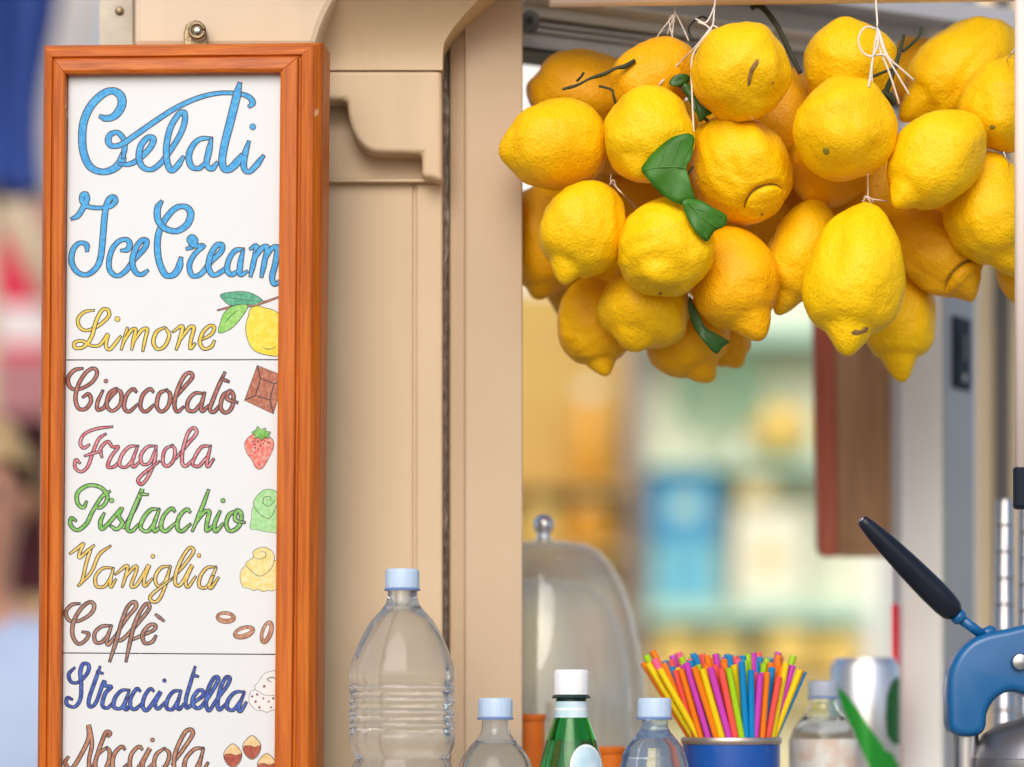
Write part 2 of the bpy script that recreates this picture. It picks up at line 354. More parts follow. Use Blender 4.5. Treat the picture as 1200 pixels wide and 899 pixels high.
# ------------------------------------------------------------------ kiosk
TH = R(28); WD = Vector((math.cos(TH), math.sin(TH), 0)); WN = Vector((math.sin(TH), -math.cos(TH), 0))
kiosk = empty('kiosk', (0, .1, 0), 'cream painted refreshment kiosk with moulded wall, serving window and counter', 'kiosk')
def kp(o, label=None):
    if label: o['label'] = label
    return o
# counter and front below it
CT = 1.15
box('counter_top', (-.62, -.16, CT-.035), (1.05, .52, CT), M['cream_light'], kiosk, .006)
box('lower_front', (-.56, -.10, .0), (1.0, -.06, CT-.036), M['cream'], kiosk)
box('lower_side', (.96, -.059, .0), (1.0, .5, CT-.036), M['cream'], kiosk)
# the wall under the sign
pbox('edge_strip', 116, -60, 156, 1100, .048, .03, M['edge_strip'], kiosk, .001)
sc = P(140, 13, .048)
s_o = lathe('screw', [(0,0),(.0042,0),(.0040,.0012),(.0025,.0022),(0,.0024)], (0,0,0), M['brass'], kiosk, 16)
s_o.rotation_euler = (R(90), 0, 0); s_o.location = Vector((sc.x, .048, sc.z)) - ORIG[kiosk]
pbox('wall_panel', 157, -60, 300, 1100, .052, .03, M['cream_light'], kiosk)
# moulded pilaster right of the sign
pbox('pilaster_panel', 301, 213, 484.6, 1100, .040, .035, M['cream'], kiosk, .0022)
pbox('pilaster_groove', 484.6, 213, 487.4, 1100, .0415, .02, M['cream'], kiosk)
pbox('pilaster_stile', 487.4, 214, 518.5, 1100, .0385, .036, M['cream'], kiosk, .0022)
arc = [(407 + 36*(1-math.cos(t)) if False else 407 + 36*math.sin(t)*1.0, 120 + 58*(1-math.cos(t))) for t in [R(a) for a in range(0, 91, 9)]]
arc = []
for k in range(0, 13):
    t = k/12*math.pi/2
    arc.append((443 - 36*math.cos(t), 121 + 57.5*math.sin(t)))
cap = [(301, 82.6), (517.5, 82.6), (518.5, 213), (505, 208.5), (494.6, 207.6), (494.6, 180)] + arc[::-1] + [(404.5, 117), (301, 117)]
bevel(prism('capital_face', cap, .015, .033, M['cream'], kiosk), .0042, 4)
pbox('capital_recess', 301, 110, 505, 209.5, .0445, .03, M['cream'], kiosk)
pbox('capital_ledge', 301, 209.6, 519.3, 213.2, .031, .04, M['cream'], kiosk, .0008)
# overhanging cove above
def cove():
    prof = []   # (py, Y) from the bottom up: leans out over the wall
    for k in range(0, 15):
        t = k/14
        prof.append((82 - 150*t, .0142 - .085*(1-math.cos(t*math.pi/2))))
    def xr(py):
        c = [(82,518.6),(62,518.8),(50,520.5),(42,525),(33,531),(22,540),(10,551),(0,560),(-30,588),(-70,640)]
        for (a, xa), (b, xb) in zip(c, c[1:]):
            if b <= py <= a: return xa + (xb-xa)*(a-py)/(a-b)
        return c[-1][1]
    v = []; f = []
    pys = [82 - 150*k/40 for k in range(41)]
    for py in pys:
        t = (82-py)/150; Y = .0142 - .085*(1-math.cos(t*math.pi/2))
        v.append(P(320, py, Y)); v.append(P(xr(py), py, Y))
        q = P(xr(py), py, Y); v.append(Vector((q.x, .075, q.z))); q = P(320, py, Y); v.append(Vector((q.x, .075, q.z)))
    n = len(pys)
    for i in range(n-1):
        for j in range(4):
            k = (j+1) % 4
            f.append((i*4+j, i*4+k, i*4+4+k, i*4+4+j))
    f.append((0,3,2,1)); f.append(((n-1)*4, (n-1)*4+1, (n-1)*4+2, (n-1)*4+3))
    o = fix_normals(mk('cove', v, f, M['cream'], kiosk))
    bm = bmesh.new(); bm.from_mesh(o.data)
    for fc in bm.faces: fc.smooth = True
    for e in bm.edges:
        if len(e.link_faces) == 2 and e.calc_face_angle(0) > R(30): e.smooth = False
    bm.to_mesh(o.data); bm.free()
cove()
fas = [(157, -80), (440, -80), (414, -35), (400, -14), (391, 1), (383, 16), (377, 30), (372, 46), (370, 56), (157, 56)]
prism('fascia', fas, -.028, .09, M['cream_light'], kiosk, .006)
# joint and window post
v = []; f = []
n = 90
for i in range(n+1):
    py = 20 + (1100-20)*i/n
    wv = 1.6*math.sin(i*1.7) + 1.4*math.sin(i*.63+2) + rnd.uniform(-1.2, 1.2)
    a = P(516, py, .060); b = P(523.5 + wv*.6 - (1.5 if py > 300 else -1.5), py, .055 + rnd.uniform(-.002,.002)); c = P(528, py, .068)
    v += [a, b, c, Vector((a.x, .082, a.z)), Vector((c.x, .082, c.z))]
for i in range(n):
    o = i*5
    f += [(o,o+1,o+6,o+5), (o+1,o+2,o+7,o+6), (o+3,o,o+5,o+8), (o+2,o+4,o+9,o+7)]
mk('sealant_joint', v, f, M['seal'], kiosk)
pv = []
for px, Y in ((525.5, .062), (528.0, .0530), (543.5, .0470), (545.6, .0435), (548, .0440), (611.2, .0440), (612.4, .0455), (612.4, .074), (525.5, .078)):
    pv.append((P(px, 0, Y).x, Y))
zt, zb = 2.10, CT
n = len(pv)
v = [(x, y, zb) for x, y in pv] + [(x, y, zt) for x, y in pv]
f = [(i, (i+1) % n, (i+1) % n + n, i+n) for i in range(n)] + [tuple(range(n-1,-1,-1)), tuple(range(n, 2*n))]
fix_normals(mk('window_post', v, f, M['post'], kiosk))
# head rail of the window, running right and backwards
def rail(name, m, y0, y1, dY0, dY1, x0=606, Ybase=.16, L=.80, parent=kiosk, bev=0):
    """bar along WD; y0,y1 pixel rows of its top and bottom at x=610; dY how far it stands out and back"""
    base = P(x0, 0, Ybase); za = P(x0, y0, Ybase).z; zbm = P(x0, y1, Ybase).z
    c = Vector((base.x, Ybase, 0)); v = []
    for t in (0, L):
        for d, z in ((dY0, zbm), (dY1, zbm), (dY1, za), (dY0, za)):
            q = c + WD*t + WN*(-d); v.append((q.x, q.y, z))
    o = fix_normals(mk(name, v, [(0,1,2,3),(4,7,6,5),(0,4,5,1),(1,5,6,2),(2,6,7,3),(3,7,4,0)], m, parent))
    if bev: bevel(o, bev)
    return o
rail('head_gasket', M['black'], 54.2, 58.5, -.002, .05)
rail('head_rail', M['alu'], 38, 54, 0, .055, bev=.001)
rail('head_rail_web', M['alu'], 34.5, 38, .006, .05)
rail('head_rail_lip', M['alu'], 30, 34.5, -.001, .05, bev=.0008)
rail('head_rail_slot', M['grey_plastic'], 26, 30, .012, .05)
rail('head_rail_track', M['alu'], 21.5, 26, .002, .05, bev=.0008)
rail('head_rail_slot', M['grey_plastic'], 18, 21.5, .012, .05)
rail('head_rail_face', M['alu'], 4, 18, -.004, .05, bev=.001)
rail('head_rail_edge', M['rail_light'], 2.4, 4, -.030, .05)
rail('soffit_board', M['alu_dark'], -28, 2.4, -.012, .05)
rail('soffit_step', M['alu_dark'], -60, -28, -.035, .05)
rail('soffit_step', M['alu'], -32, -29.5, -.05, -.036)
# roller end cap on the rail
rc = P(621, 23, .13)
ro = lathe('roller_cap', [(0,0),(.0035,0),(.0038,.002),(.0085,.0022),(.0095,.0035),(.0095,.012),(0,.0122)], (0,0,0), M['grey_plastic'], kiosk, 28)
ro.rotation_euler = (R(-90), 0, R(12)); ro.rotation_euler = (R(-90), 0, 0); ro.location = rc - ORIG[kiosk]
kp(ro)
rh = lathe('roller_socket', [(0,0),(.0032,0),(.0032,.0016),(0,.0016)], (0,0,0), M['black'], kiosk, 16)
rh.rotation_euler = (R(-90), 0, 0); rh.location = rc + Vector((0,-.0012,0)) - ORIG[kiosk]
# pale roller of the blind along the top
tube('blind_roller', [P(644, -11, -.02), P(900, -14, -.0), P(1240, -18, .03)], .0105*1.35, M['pinkish'], kiosk, 20, 1)
# roof strip out of view, added and cut to shape the light below
rb = [(-.36, -.14), (1.05, -.14), (1.05, .10), (-.36, .10)]
n = len(rb)
fix_normals(mk('shade_roof', [(x, y, 2.101) for x, y in rb] + [(x, y, 2.16) for x, y in rb], [tuple(range(n)), tuple(range(2*n-1, n-1, -1))] + [(i, i+n, (i+1) % n + n, (i+1) % n) for i in range(n)], M['alu_dark'], kiosk))
# white post with latch plate on the right
pc = P(1104, 0, .36)
def vbar(name, c, a0, a1, n0, n1, z0, z1, m, parent=kiosk, bev=.0015):
    """upright bar; a along WD, n along WN from c"""
    v = []
    for z in (z0, z1):
        for a, nn in ((a0,n0),(a1,n0),(a1,n1),(a0,n1)):
            q = c + WD*a + WN*nn; v.append((q.x, q.y, z))
    o = fix_normals(mk(name, v, BF, m, parent))
    if bev: bevel(o, bev)
    return o
pc = Vector((pc.x, .36, 0))
# left face runs back-left, right face runs along the wall
vl = P(1056, 0, .378); vr = P(1140, 0, .425)
wv = [(vl.x, .378), (pc.x, .36), (vr.x, .425), (vr.x + .01, .46), (vl.x, .46)]
n = 5
v = [(x, y, CT) for x, y in wv] + [(x, y, 2.1) for x, y in wv]
bevel(fix_normals(mk('white_post', v, [(i,(i+1)%n,(i+1)%n+n,i+n) for i in range(n)] + [tuple(range(n-1,-1,-1)), tuple(range(n,2*n))], M['white_paint'], kiosk)), .002, 2, angle=20)
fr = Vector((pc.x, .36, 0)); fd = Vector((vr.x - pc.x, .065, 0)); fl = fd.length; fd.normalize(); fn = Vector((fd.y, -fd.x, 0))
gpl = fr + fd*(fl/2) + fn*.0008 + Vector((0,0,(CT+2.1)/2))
obox('shade_plate', gpl, fl/2-.001, .0012, (2.1-CT)/2-.001, math.atan2(fd.y, fd.x), M['shade_plate'], kiosk)  # thin plate carrying the painted shade of the post's right face
lt = kp(obox('latch_plate', fr + fd*.040 + fn*.003 + Vector((0,0,P(0,411,.37).z)), 0.021, .003, .0365, math.atan2(fd.y, fd.x), M['navy_plastic'], kiosk, .002))
obox('latch_slot', fr + fd*.040 + fn*.0072 + Vector((0,0,P(0,405,.37).z)), .0035, .0012, .013, math.atan2(fd.y, fd.x), M['grey_plastic'], lt, .0008)
obox('latch_button', fr + fd*.040 + fn*.0072 + Vector((0,0,P(0,440,.37).z)), .0025, .0012, .004, math.atan2(fd.y, fd.x), M['alu'], lt, .0008)
# interior wall behind on the right
pbox('inner_panel', 1128, -40, 1166.5, 1000, .70, .03, M['back_beige'], kiosk)
pbox('inner_profile', 1166.5, -40, 1184.5, 1000, .69, .03, M['dark_grey'], kiosk, .001)
pbox('inner_panel', 1184.5, -40, 1290, 1000, .70, .03, M['back_beige'], kiosk)
# side batten of the blind at the right margin, with its clip
tube('blind_batten', [P(1197, -215, -.10), P(1197, 548, -.10)], .0058, M['pinkish'], kiosk, 16, 1)
pbox('batten_clip', 1190, 545, 1214, 596, -.105, .016, M['navy_plastic'], kiosk, .003)

# low riser on the counter that carries the can
RZ = 1.289
riser = empty('riser_stand', (.36, .30, CT), 'low white step stand on the counter under the soda can', 'stand')
box('top_board', (.20, .24, RZ-.014), (.46, .38, RZ), M['white_paint'], riser, .002)
box('side_board', (.20, .241, CT), (.214, .379, RZ-.0145), M['white_paint'], riser)
box('side_board', (.446, .241, CT), (.46, .379, RZ-.0145), M['white_paint'], riser)

# ------------------------------------------------------------------ the menu sign
A = R(4.5); ROLL = R(.50)
sr = Vector((math.cos(A), -math.sin(A), 0)); su = Vector((0, 0, 1)); snrm = Vector((-math.sin(A), -math.cos(A), 0))
sr, su = sr*math.cos(ROLL) - su*math.sin(ROLL), su*math.cos(ROLL) + sr*math.sin(ROLL)
SO = P(205, 480, -.072)        # a point on the tile plane
def sp(px, py, h=0.0):
    """point on the sign's tile plane (raised h) under pixel px,py"""
    d = P(px, py, 0) - CAM
    o = SO + snrm*h
    t = (o - CAM).dot(snrm) / d.dot(snrm)
    return CAM + d*t
def suv(px, py):
    q = sp(px, py) - SO; return q.dot(sr), q.dot(su)
def swp(u, vv, h): return SO + sr*u + su*vv + snrm*h
u0, vtop = suv(79.5, 89.5); u1, _ = suv(330.5, 89.5)
_, vbot = suv(70, 1010)
sign = empty('menu_sign', swp((u0+u1)/2, vbot-.03, -.04), 'tall framed ice cream menu of hand-lettered white tiles hung on the cream kiosk wall', 'sign')
def frame_rail(name, side, m):
    WL, WR, WT = .0232, .0345, .0285
    ww = {'l': WL, 'r': WR, 't': WT, 'b': WT}[side]
    prof = [(0, -.006), (0, .009), (.10, .0105), (.42, .0095), (.44, .0050), (.50, .0052), (.54, .0075), (.80, .0045), (.95, -.003), (1.0, -.008), (1.0, -.046)]
    v = []; f = []
    for end in (0, 1):
        for q, h in prof:
            if side == 'l': uu = u0 - WL*q; vv = (vbot - WT*q) if end == 0 else (vtop + WT*q)
            elif side == 'r': uu = u1 + WR*q; vv = (vbot - WT*q) if end == 0 else (vtop + WT*q)
            elif side == 't': vv = vtop + WT*q; uu = (u0 - WL*q) if end == 0 else (u1 + WR*q)
            else: vv = vbot - WT*q; uu = (u0 - WL*q) if end == 0 else (u1 + WR*q)
            v.append(swp(uu, vv, h))
    n = len(prof)
    f = [(i, i+1, n+i+1, n+i) for i in range(n-1)] + [(0, n, 2*n-1, n-1)] + [tuple(range(n)), tuple(range(2*n-1, n-1, -1))]
    o = fix_normals(mk(name, v, f, m, sign))
    return o
for s_, m_ in (('l','wood_v'),('r','wood_v'),('t','wood_h'),('b','wood_h')):
    o = frame_rail('frame_rail', s_, M[m_])
    bevel(o, .0006, 2, angle=25)
for px in (72, 160, 283, 371):
    q = suv(px, 50); c = swp(q[0], vtop + .0265, -.014)
    lathe('frame_nail', [(0,0),(.0040,0),(.0036,.0018),(.0015,.003),(0,.0031)], c, M['brass'], sign, 14)
def plate(name, uu0, vv0, uu1, vv1, h0, h1, m, parent):
    v = [swp(uu0,vv0,h0), swp(uu1,vv0,h0), swp(uu1,vv0,h1), swp(uu0,vv0,h1), swp(uu0,vv1,h0), swp(uu1,vv1,h0), swp(uu1,vv1,h1), swp(uu0,vv1,h1)]
    return fix_normals(mk(name, v, BF, m, parent))
plate('backing', u0-.006, vbot-.006, u1+.006, vtop+.006, -.030, -.0062, M['joint'], sign)
j1 = suv(200, 421.8)[1]; j2 = suv(200, 766.2)[1]
TILES = []
for a, b in ((vtop+.004, j1), (j1, j2), (j2, vbot-.004)):
    t = plate('tile', u0+.0003, a-.0004, u1-.0003, b+.0004, -.0060, 0, M['tile'], sign); bevel(t, .0003, 1)
    TILES.append(t)

def paint(name, c, c2, rough=.45): 
    c = tuple(x*.85 for x in c); c2 = tuple(x*.85 for x in c2)
    return mat(name, c, rough, col2=c2, nscale=260, ramp=(.38,.66), detail=3)
INK = {
 'blue': paint('sky_blue_paint', (.012,.32,.74), (.07,.46,.84)),
 'yellow': paint('yellow_paint', (.80,.55,.02), (.86,.70,.12)),
 'brown': paint('red_brown_paint', (.36,.08,.055), (.55,.20,.15)),
 'pink': paint('pink_paint', (.66,.11,.15), (.80,.33,.36)),
 'green': paint('green_paint', (.13,.42,.05), (.30,.62,.16)),
 'ochre': paint('ochre_paint', (.74,.46,.04), (.84,.66,.22)),
 'coffee': paint('coffee_paint', (.30,.13,.09), (.50,.27,.19)),
 'navy': paint('royal_blue_paint', (.012,.05,.36), (.06,.16,.60)),
 'nut': paint('hazelnut_paint', (.36,.13,.07), (.55,.27,.16)),
 'teal': paint('teal_leaf_paint', (.05,.33,.18), (.13,.52,.32)),
 'lime': paint('lime_leaf_paint', (.22,.58,.09), (.40,.72,.20)),
 'lemonfill': paint('lemon_yellow_paint', (.86,.66,.01), (.88,.78,.12)),
 'choc': paint('chocolate_paint', (.38,.10,.05), (.56,.22,.13)),
 'straw': paint('strawberry_paint', (.80,.14,.10), (.82,.42,.36)),
 'mint': paint('pale_green_paint', (.32,.68,.26), (.50,.78,.42)),
 'vanilla': paint('vanilla_paint', (.84,.66,.20), (.88,.82,.46)),
 'bean': paint('bean_paint', (.42,.16,.08), (.62,.34,.22)),
 'white': paint('white_scoop_paint', (.80,.79,.78), (.84,.83,.82)),
 'dotred': paint('dark_red_paint', (.20,.02,.03), (.30,.05,.05)),
 'nutcream': paint('nut_cream_paint', (.78,.52,.22), (.84,.66,.38)),
 'nutred': paint('nut_red_paint', (.35,.05,.03), (.48,.11,.06)),
}
class Art:
    """flat hand-painted marks on one tile: ribbons and patches with an ink outline"""
    def __init__(s, off, sc=1200/270): s.off = off; s.sc = sc; s.v = []; s.f = []; s.m = []; s.h = .00008
    def pt(s, p, h): return sp(s.off[0] + p[0]/s.sc, s.off[1] + p[1]/s.sc, h)
    def ribbon(s, pts, wd, mi=1, ol=4.5, taper=True, jit=.08):
        pp = catmull([Vector((x, y, 0)) for x, y in pts], 7)
        n = len(pp); ph = rnd.uniform(0, 6)
        for lay in (0, 1):
            base = len(s.v)
            for i, p in enumerate(pp):
                t = i/(n-1)
                d = (pp[min(i+1, n-1)] - pp[max(i-1, 0)]); d = d.normalized() if d.length > 1e-6 else Vector((1,0,0))
                nr = Vector((-d.y, d.x, 0))
                ww = wd*(.80 + .34*abs(d.y) + jit*math.sin(ph + t*9))
                if taper:
                    e = min(t, 1-t)*n; ww *= min(1, .45 + e*.11)
                hw = ww/2 + (ol*1.15 if lay == 0 else 0)
                q = p
                if lay == 0 and i == 0: q = p - d*ol
                if lay == 0 and i == n-1: q = p + d*ol
                h = s.h + .00005*t + (.00001 if lay else 0)
                s.v.append(s.pt(q + nr*hw, h)); s.v.append(s.pt(q - nr*hw, h))
            for i in range(n-1):
                o = base + i*2
                s.f.append((o, o+1, o+3, o+2)); s.m.append(mi if lay else 0)
        s.h += .00003
    def dot(s, c, r, mi=1, ol=4):
        s.patch([(c[0]+r*math.cos(a*math.pi/6), c[1]+r*math.sin(a*math.pi/6)) for a in range(12)], mi, ol)
    def ellipse(s, c, rx, ry, rot=0, mi=1, ol=4):
        q = R(rot); s.patch([(c[0]+rx*math.cos(t)*math.cos(q)-ry*math.sin(t)*math.sin(q), c[1]+rx*math.cos(t)*math.sin(q)+ry*math.sin(t)*math.cos(q)) for t in [k*math.pi/9 for k in range(18)]], mi, ol)
    def patch(s, poly, mi=1, ol=4, smooth=0):
        pts = [Vector((x, y, 0)) for x, y in poly]
        if smooth:
            ext = [pts[-1]] + pts + [pts[0], pts[1]]
            cc = catmull(ext, 4); pts = cc[4:4 + 4*len(poly)]
        n = len(pts); c = sum(pts, Vector())/n
        for lay in (0, 1):
            if lay == 0 and ol <= 0: continue
            base = len(s.v); h = s.h + (.00001 if lay else 0)
            for i, p in enumerate(pts):
                if lay == 0:
                    d = (pts[(i+1) % n] - pts[i-1]).normalized(); nr = Vector((-d.y, d.x, 0))
                    if nr.dot(p - c) < 0: nr = -nr
                    p = p + nr*ol
                s.v.append(s.pt(p, h))
            s.f.append(tuple(range(base, base+n))); s.m.append(mi if lay else 0)
        s.h += .00003
    def line(s, pts, wd=3): s.ribbon(pts, wd*.6, 0, wd*.2, True, .2)
    def build(s, name, inks, tile, label):
        o = mk(name, s.v, s.f, None, tile, mats=[M['ink']] + [INK[k] for k in inks], fmat=s.m)
        bm = bmesh.new(); bm.from_mesh(o.data)
        bmesh.ops.triangulate(bm, faces=[f for f in bm.faces if len(f.verts) > 4])
        for fc in bm.faces:
            if fc.normal.dot(snrm) < 0: fc.normal_flip()
        bm.to_mesh(o.data); bm.free()
        o['label'] = label
        return o

def word(off, strokes, dots, wd, ink, tile, label, ol=4.5, dr=11):
    a = Art(off)
    for st in strokes:
        if isinstance(st, dict): a.ribbon(st['p'], st['w'], 1, ol)
        else: a.ribbon(st, wd, 1, ol)
    for d in dots: a.dot(d, dr, 1, ol*.8)
    a.build('lettering', [ink], tile, label)

word((70,80), [
 {'p':[(330,440),(320,485),(280,525),(220,540),(160,515),(127,450),(117,370),(125,280),(160,200),(220,138),(275,118),(318,145),(322,195),(290,245),(245,262),(208,250)],'w':32},
 [(330,470),(338,410),(330,365),(300,335),(265,345),(252,378),(272,405),(320,398),(385,355),(480,288),(600,210),(720,155),(830,130),(930,132),(985,150),(1005,180),(985,202)],
 [(305,500),(360,500),(410,475),(470,415),(488,370),(462,360),(425,400),(412,460),(430,512),(475,528),(525,495),(575,430),(630,340),(652,270),(645,228),(615,245),(575,315),(555,410),(560,490),(580,533),(612,510),(645,460)],
 [(795,365),(735,368),(695,400),(672,455),(685,510),(725,522),(760,490)],
 [(790,368),(775,440),(765,500),(790,525),(822,490)],
 {'p':[(938,76),(918,160),(888,280),(858,400),(846,490),(868,530),(910,505),(950,450)],'w':30},
 [(985,380),(962,460),(960,520),(985,540),(1020,510),(1062,455)]],
 [(1005,305)], 22, 'blue', TILES[0], 'the word Gelati in sky blue script', 4.5, 14)
word((70,215), [
 {'p':[(60,186),(95,168),(120,130),(142,85),(135,55),(118,62),(118,95),(145,120),(205,128),(262,120),(290,92),(278,70),(255,85),(240,130),(231,200),(223,300),(213,385),(190,440),(140,476),(90,460),(62,410),(68,350),(100,312),(138,318),(143,355)],'w':21},
 [(318,350),(352,345),(365,315),(345,292),(308,302),(275,340),(257,400),(262,455),(300,482),(345,455),(385,400),(440,340),(452,302),(430,295),(398,335),(378,400),(392,458),(425,475),(460,452)],
 {'p':[(632,385),(620,440),(590,478),(550,475),(520,415),(508,330),(518,250),(555,180),(605,128),(655,122),(682,155),(665,212),(610,248),(550,235),(512,190),(510,130),(532,92)],'w':25},
 [(660,342),(690,328),(706,300),(690,278),(676,295),(700,325),(748,325),(705,365),(675,425),(690,480),(735,472),(785,410),(838,358),(845,322),(818,322),(785,375),(775,435),(800,478),(850,455),(880,430)],
 [(960,342),(915,350),(882,395),(872,450),(895,475),(930,455)],[(955,345),(940,420),(940,475),(978,458)],
 [(990,342),(1025,328),(1012,400),(993,485)],[(1010,400),(1045,345),(1080,330),(1068,400),(1050,488)],[(1068,400),(1098,345),(1132,332),(1122,420),(1106,485),(1118,525),(1150,505)]],
 [], 20, 'blue', TILES[0], 'the words Ice Cream in sky blue script')
word((70,330), [
 [(180,150),(130,158),(97,192),(102,235),(140,255),(205,228),(255,180),(250,148),(222,148),(190,205),(165,290),(125,340),(82,346),(78,318),(118,310),(168,335),(212,328),(250,275),(240,330),(258,355),(290,322),(318,285)],
 [(352,240),(340,290),(320,355)],[(330,320),(368,258),(395,248),(385,300),(375,355)],[(385,315),(425,255),(455,248),(445,300),(432,362)],
 [(548,238),(505,262),(487,315),(510,352),(548,335),(570,280),(552,242)],
 [(588,262),(638,232),(625,300),(606,355)],[(625,310),(672,242),(698,240),(684,300),(680,348),(706,322)],
 [(735,305),(788,275),(805,240),(782,230),(745,265),(730,315),(750,350),(788,340),(806,308)]],
 [(300,195)], 12, 'yellow', TILES[0], 'the word Limone in yellow script', 4.2, 12)
word((70,415), [
 [(120,75),(75,85),(42,130),(60,178),(110,180),(170,145),(195,98),(175,74),(135,98),(97,160),(82,230),(98,282),(135,285),(163,245),(150,208),(120,225)],
 [(225,190),(197,250),(198,290),(230,278),(255,235),(300,182),(258,205),(245,268),(275,296),(315,262),(320,205),(298,182)],
 [(400,198),(380,182),(348,215),(335,275),(360,300),(405,262)],[(488,198),(468,182),(432,215),(420,275),(448,300),(490,265)],
 [(560,185),(518,208),(506,272),(532,300),(566,268),(575,212),(556,187)],
 [(575,255),(650,170),(690,122),(680,97),(648,115),(612,190),(597,262),(612,300),(645,275)],
 [(750,205),(702,205),(667,248),(668,290),(702,295),(735,255)],[(755,200),(738,265),(742,298),(775,268)],
 [(860,95),(830,160),(797,240),(782,288),(802,302),(832,268)],[(838,128),(880,143)],
 [(890,190),(852,215),(837,275),(862,305),(895,280),(905,218),(885,192),(872,232),(925,252)]],
 [(240,140)], 11, 'brown', TILES[1], 'the word Cioccolato in red-brown script', 5.2, 8)
word((70,490), [
 [(275,45),(190,56),(127,85),(107,130),(125,156),(155,138)],[(240,82),(203,110),(172,180),(147,250),(112,280),(80,258),(84,218),(106,235)],[(130,197),(180,182),(220,172)],
 [(220,205),(212,160),(250,122),(275,150),(305,150),(268,200),(250,252),(285,252),(318,215)],
 [(410,145),(362,150),(322,195),(312,245),(345,255),(388,208)],[(405,148),(378,225),(384,255),(418,225)],
 [(500,145),(457,150),(422,195),(432,240),(470,230),(497,165)],[(503,145),(492,230),(457,310),(425,345),(408,322),(440,285),(520,225)],
 [(590,140),(548,165),(537,228),(560,250),(592,220),(600,165),(582,142)],
 [(605,210),(668,132),(712,78),(698,50),(668,78),(642,160),(637,230),(657,250),(690,218)],
 [(788,145),(740,150),(707,195),(692,240),(725,250),(763,205)],[(785,148),(767,225),(772,253),(802,212)]],
 [], 10, 'pink', TILES[1], 'the word Fragola in pink script', 4.4)
word((70,555), [
 [(140,145),(122,178),(92,152),(95,98),(150,62),(212,72),(246,112),(240,150),(214,176),(188,178)],[(262,92),(222,118),(172,195),(140,260),(92,295),(57,268),(60,232),(86,247)],
 [(232,206),(212,250),(218,288),(250,264),(322,182),(308,220),(326,258),(297,290),(265,272)],
 [(330,285),(395,175),(430,80),(400,150),(367,230),(352,285),(375,300),(418,258)],[(420,106),(460,110)],
 [(520,185),(472,190),(432,240),(422,285),(460,300),(498,248)],[(518,187),(490,268),(496,300),(532,268)],
 [(600,198),(580,182),(542,220),(527,275),(552,300),(602,258)],[(680,202),(660,187),(622,225),(612,280),(637,300),(682,262)],
 [(775,85),(740,180),(690,300)],[(705,262),(750,202),(778,198),(768,250),(765,298),(802,268)],
 [(835,195),(807,260),(812,300),(852,260)],
 [(930,190),(882,215),(867,270),(892,300),(935,270),(945,212),(922,192),(915,242),(965,255)]],
 [(270,140),(850,140)], 14, 'green', TILES[1], 'the word Pistacchio in green script', 4.4, 10)
word((70,625), [
 [(52,107),(90,80),(124,54),(104,100),(103,128),(140,95),(180,62)],[(168,72),(142,140),(117,245),(95,275)],[(105,268),(165,200),(205,112),(265,65)],
 [(280,182),(225,182),(187,225),(192,275),(235,275),(268,222)],[(280,182),(265,240),(266,280),(292,240)],
 [(288,215),(350,168),(345,215),(325,280)],[(340,232),(390,172),(400,192),(372,270),(402,268),(465,165),(442,230),(442,275),(482,235)],
 [(575,170),(527,180),(497,230),(512,275),(550,250),(572,185)],[(577,172),(547,280),(512,350),(477,352),(480,318),(580,240)],
 [(588,235),(660,150),(697,92),(677,75),(642,120),(607,200),(602,260),(630,266),(690,165),(657,245),(667,280),(708,225)],
 [(815,175),(767,180),(732,225),(727,275),(765,280),(800,222)],[(815,178),(782,258),(787,285),(827,230)]],
 [(485,120),(725,115)], 11, 'ochre', TILES[1], 'the word Vaniglia in ochre yellow script', 4, 9)
word((70,695), [
 [(105,55),(62,62),(32,100),(50,143),(100,145),(160,110),(180,68),(157,47),(112,80),(72,150),(67,220),(97,265),(135,245),(150,212),(117,202)],
 [(270,170),(217,175),(182,210),(187,255),(220,255),(253,215)],[(270,170),(247,238),(252,270),(287,225)],
 [(288,225),(350,130),(397,72),(385,46),(352,75),(322,150),(297,240),(260,357)],[(290,250),(335,235),(430,130),(467,77),(452,55),(417,100),(387,170),(367,250),(345,357)],
 [(362,250),(430,220),(490,192),(497,167),(467,168),(432,212),(442,260),(480,255),(502,222)],[(500,112),(542,145)]],
 [], 12, 'coffee', TILES[1], 'the word Caffe with an accent in coffee brown script', 4.6)
word((70,770), [
 [(78,55),(47,90),(60,130),(100,130),(145,82),(150,42),(122,36),(107,80),(112,150),(107,220),(77,260),(37,246),(40,212),(66,222)],
 [(210,50),(182,130),(152,220),(157,260),(190,235),(228,130),(238,150),(268,156),(237,190),(222,250),(250,265),(290,222)],[(192,76),(225,86)],
 [(365,172),(322,175),(287,215),(282,260),(320,266),(352,210)],[(362,175),(337,250),(347,275),(372,240)],
 [(420,178),(400,166),(372,210),(367,255),(392,272),(432,238)],[(490,178),(470,166),(442,205),(432,255),(457,275),(525,180),(497,240),(512,270),(548,235)],
 [(630,175),(592,180),(562,220),(557,265),(590,270),(620,215)],[(632,175),(612,250),(622,272),(645,245)],
 [(705,50),(682,130),(657,220),(662,265),(700,235),(745,202),(745,176),(720,176),(692,220),(702,260),(740,255),(815,142),(825,107),(802,110),(772,170),(762,240),(777,280),(815,225),(870,152),(886,112),(867,105),(837,160),(822,240),(832,275),(868,240)],[(688,92),(722,102)],
 [(960,180),(912,185),(877,225),(872,265),(905,275),(942,225)],[(962,182),(932,262),(942,282),(972,235)]],
 [(545,122)], 12, 'navy', TILES[2], 'the word Stracciatella in royal blue script', 4.2, 8)
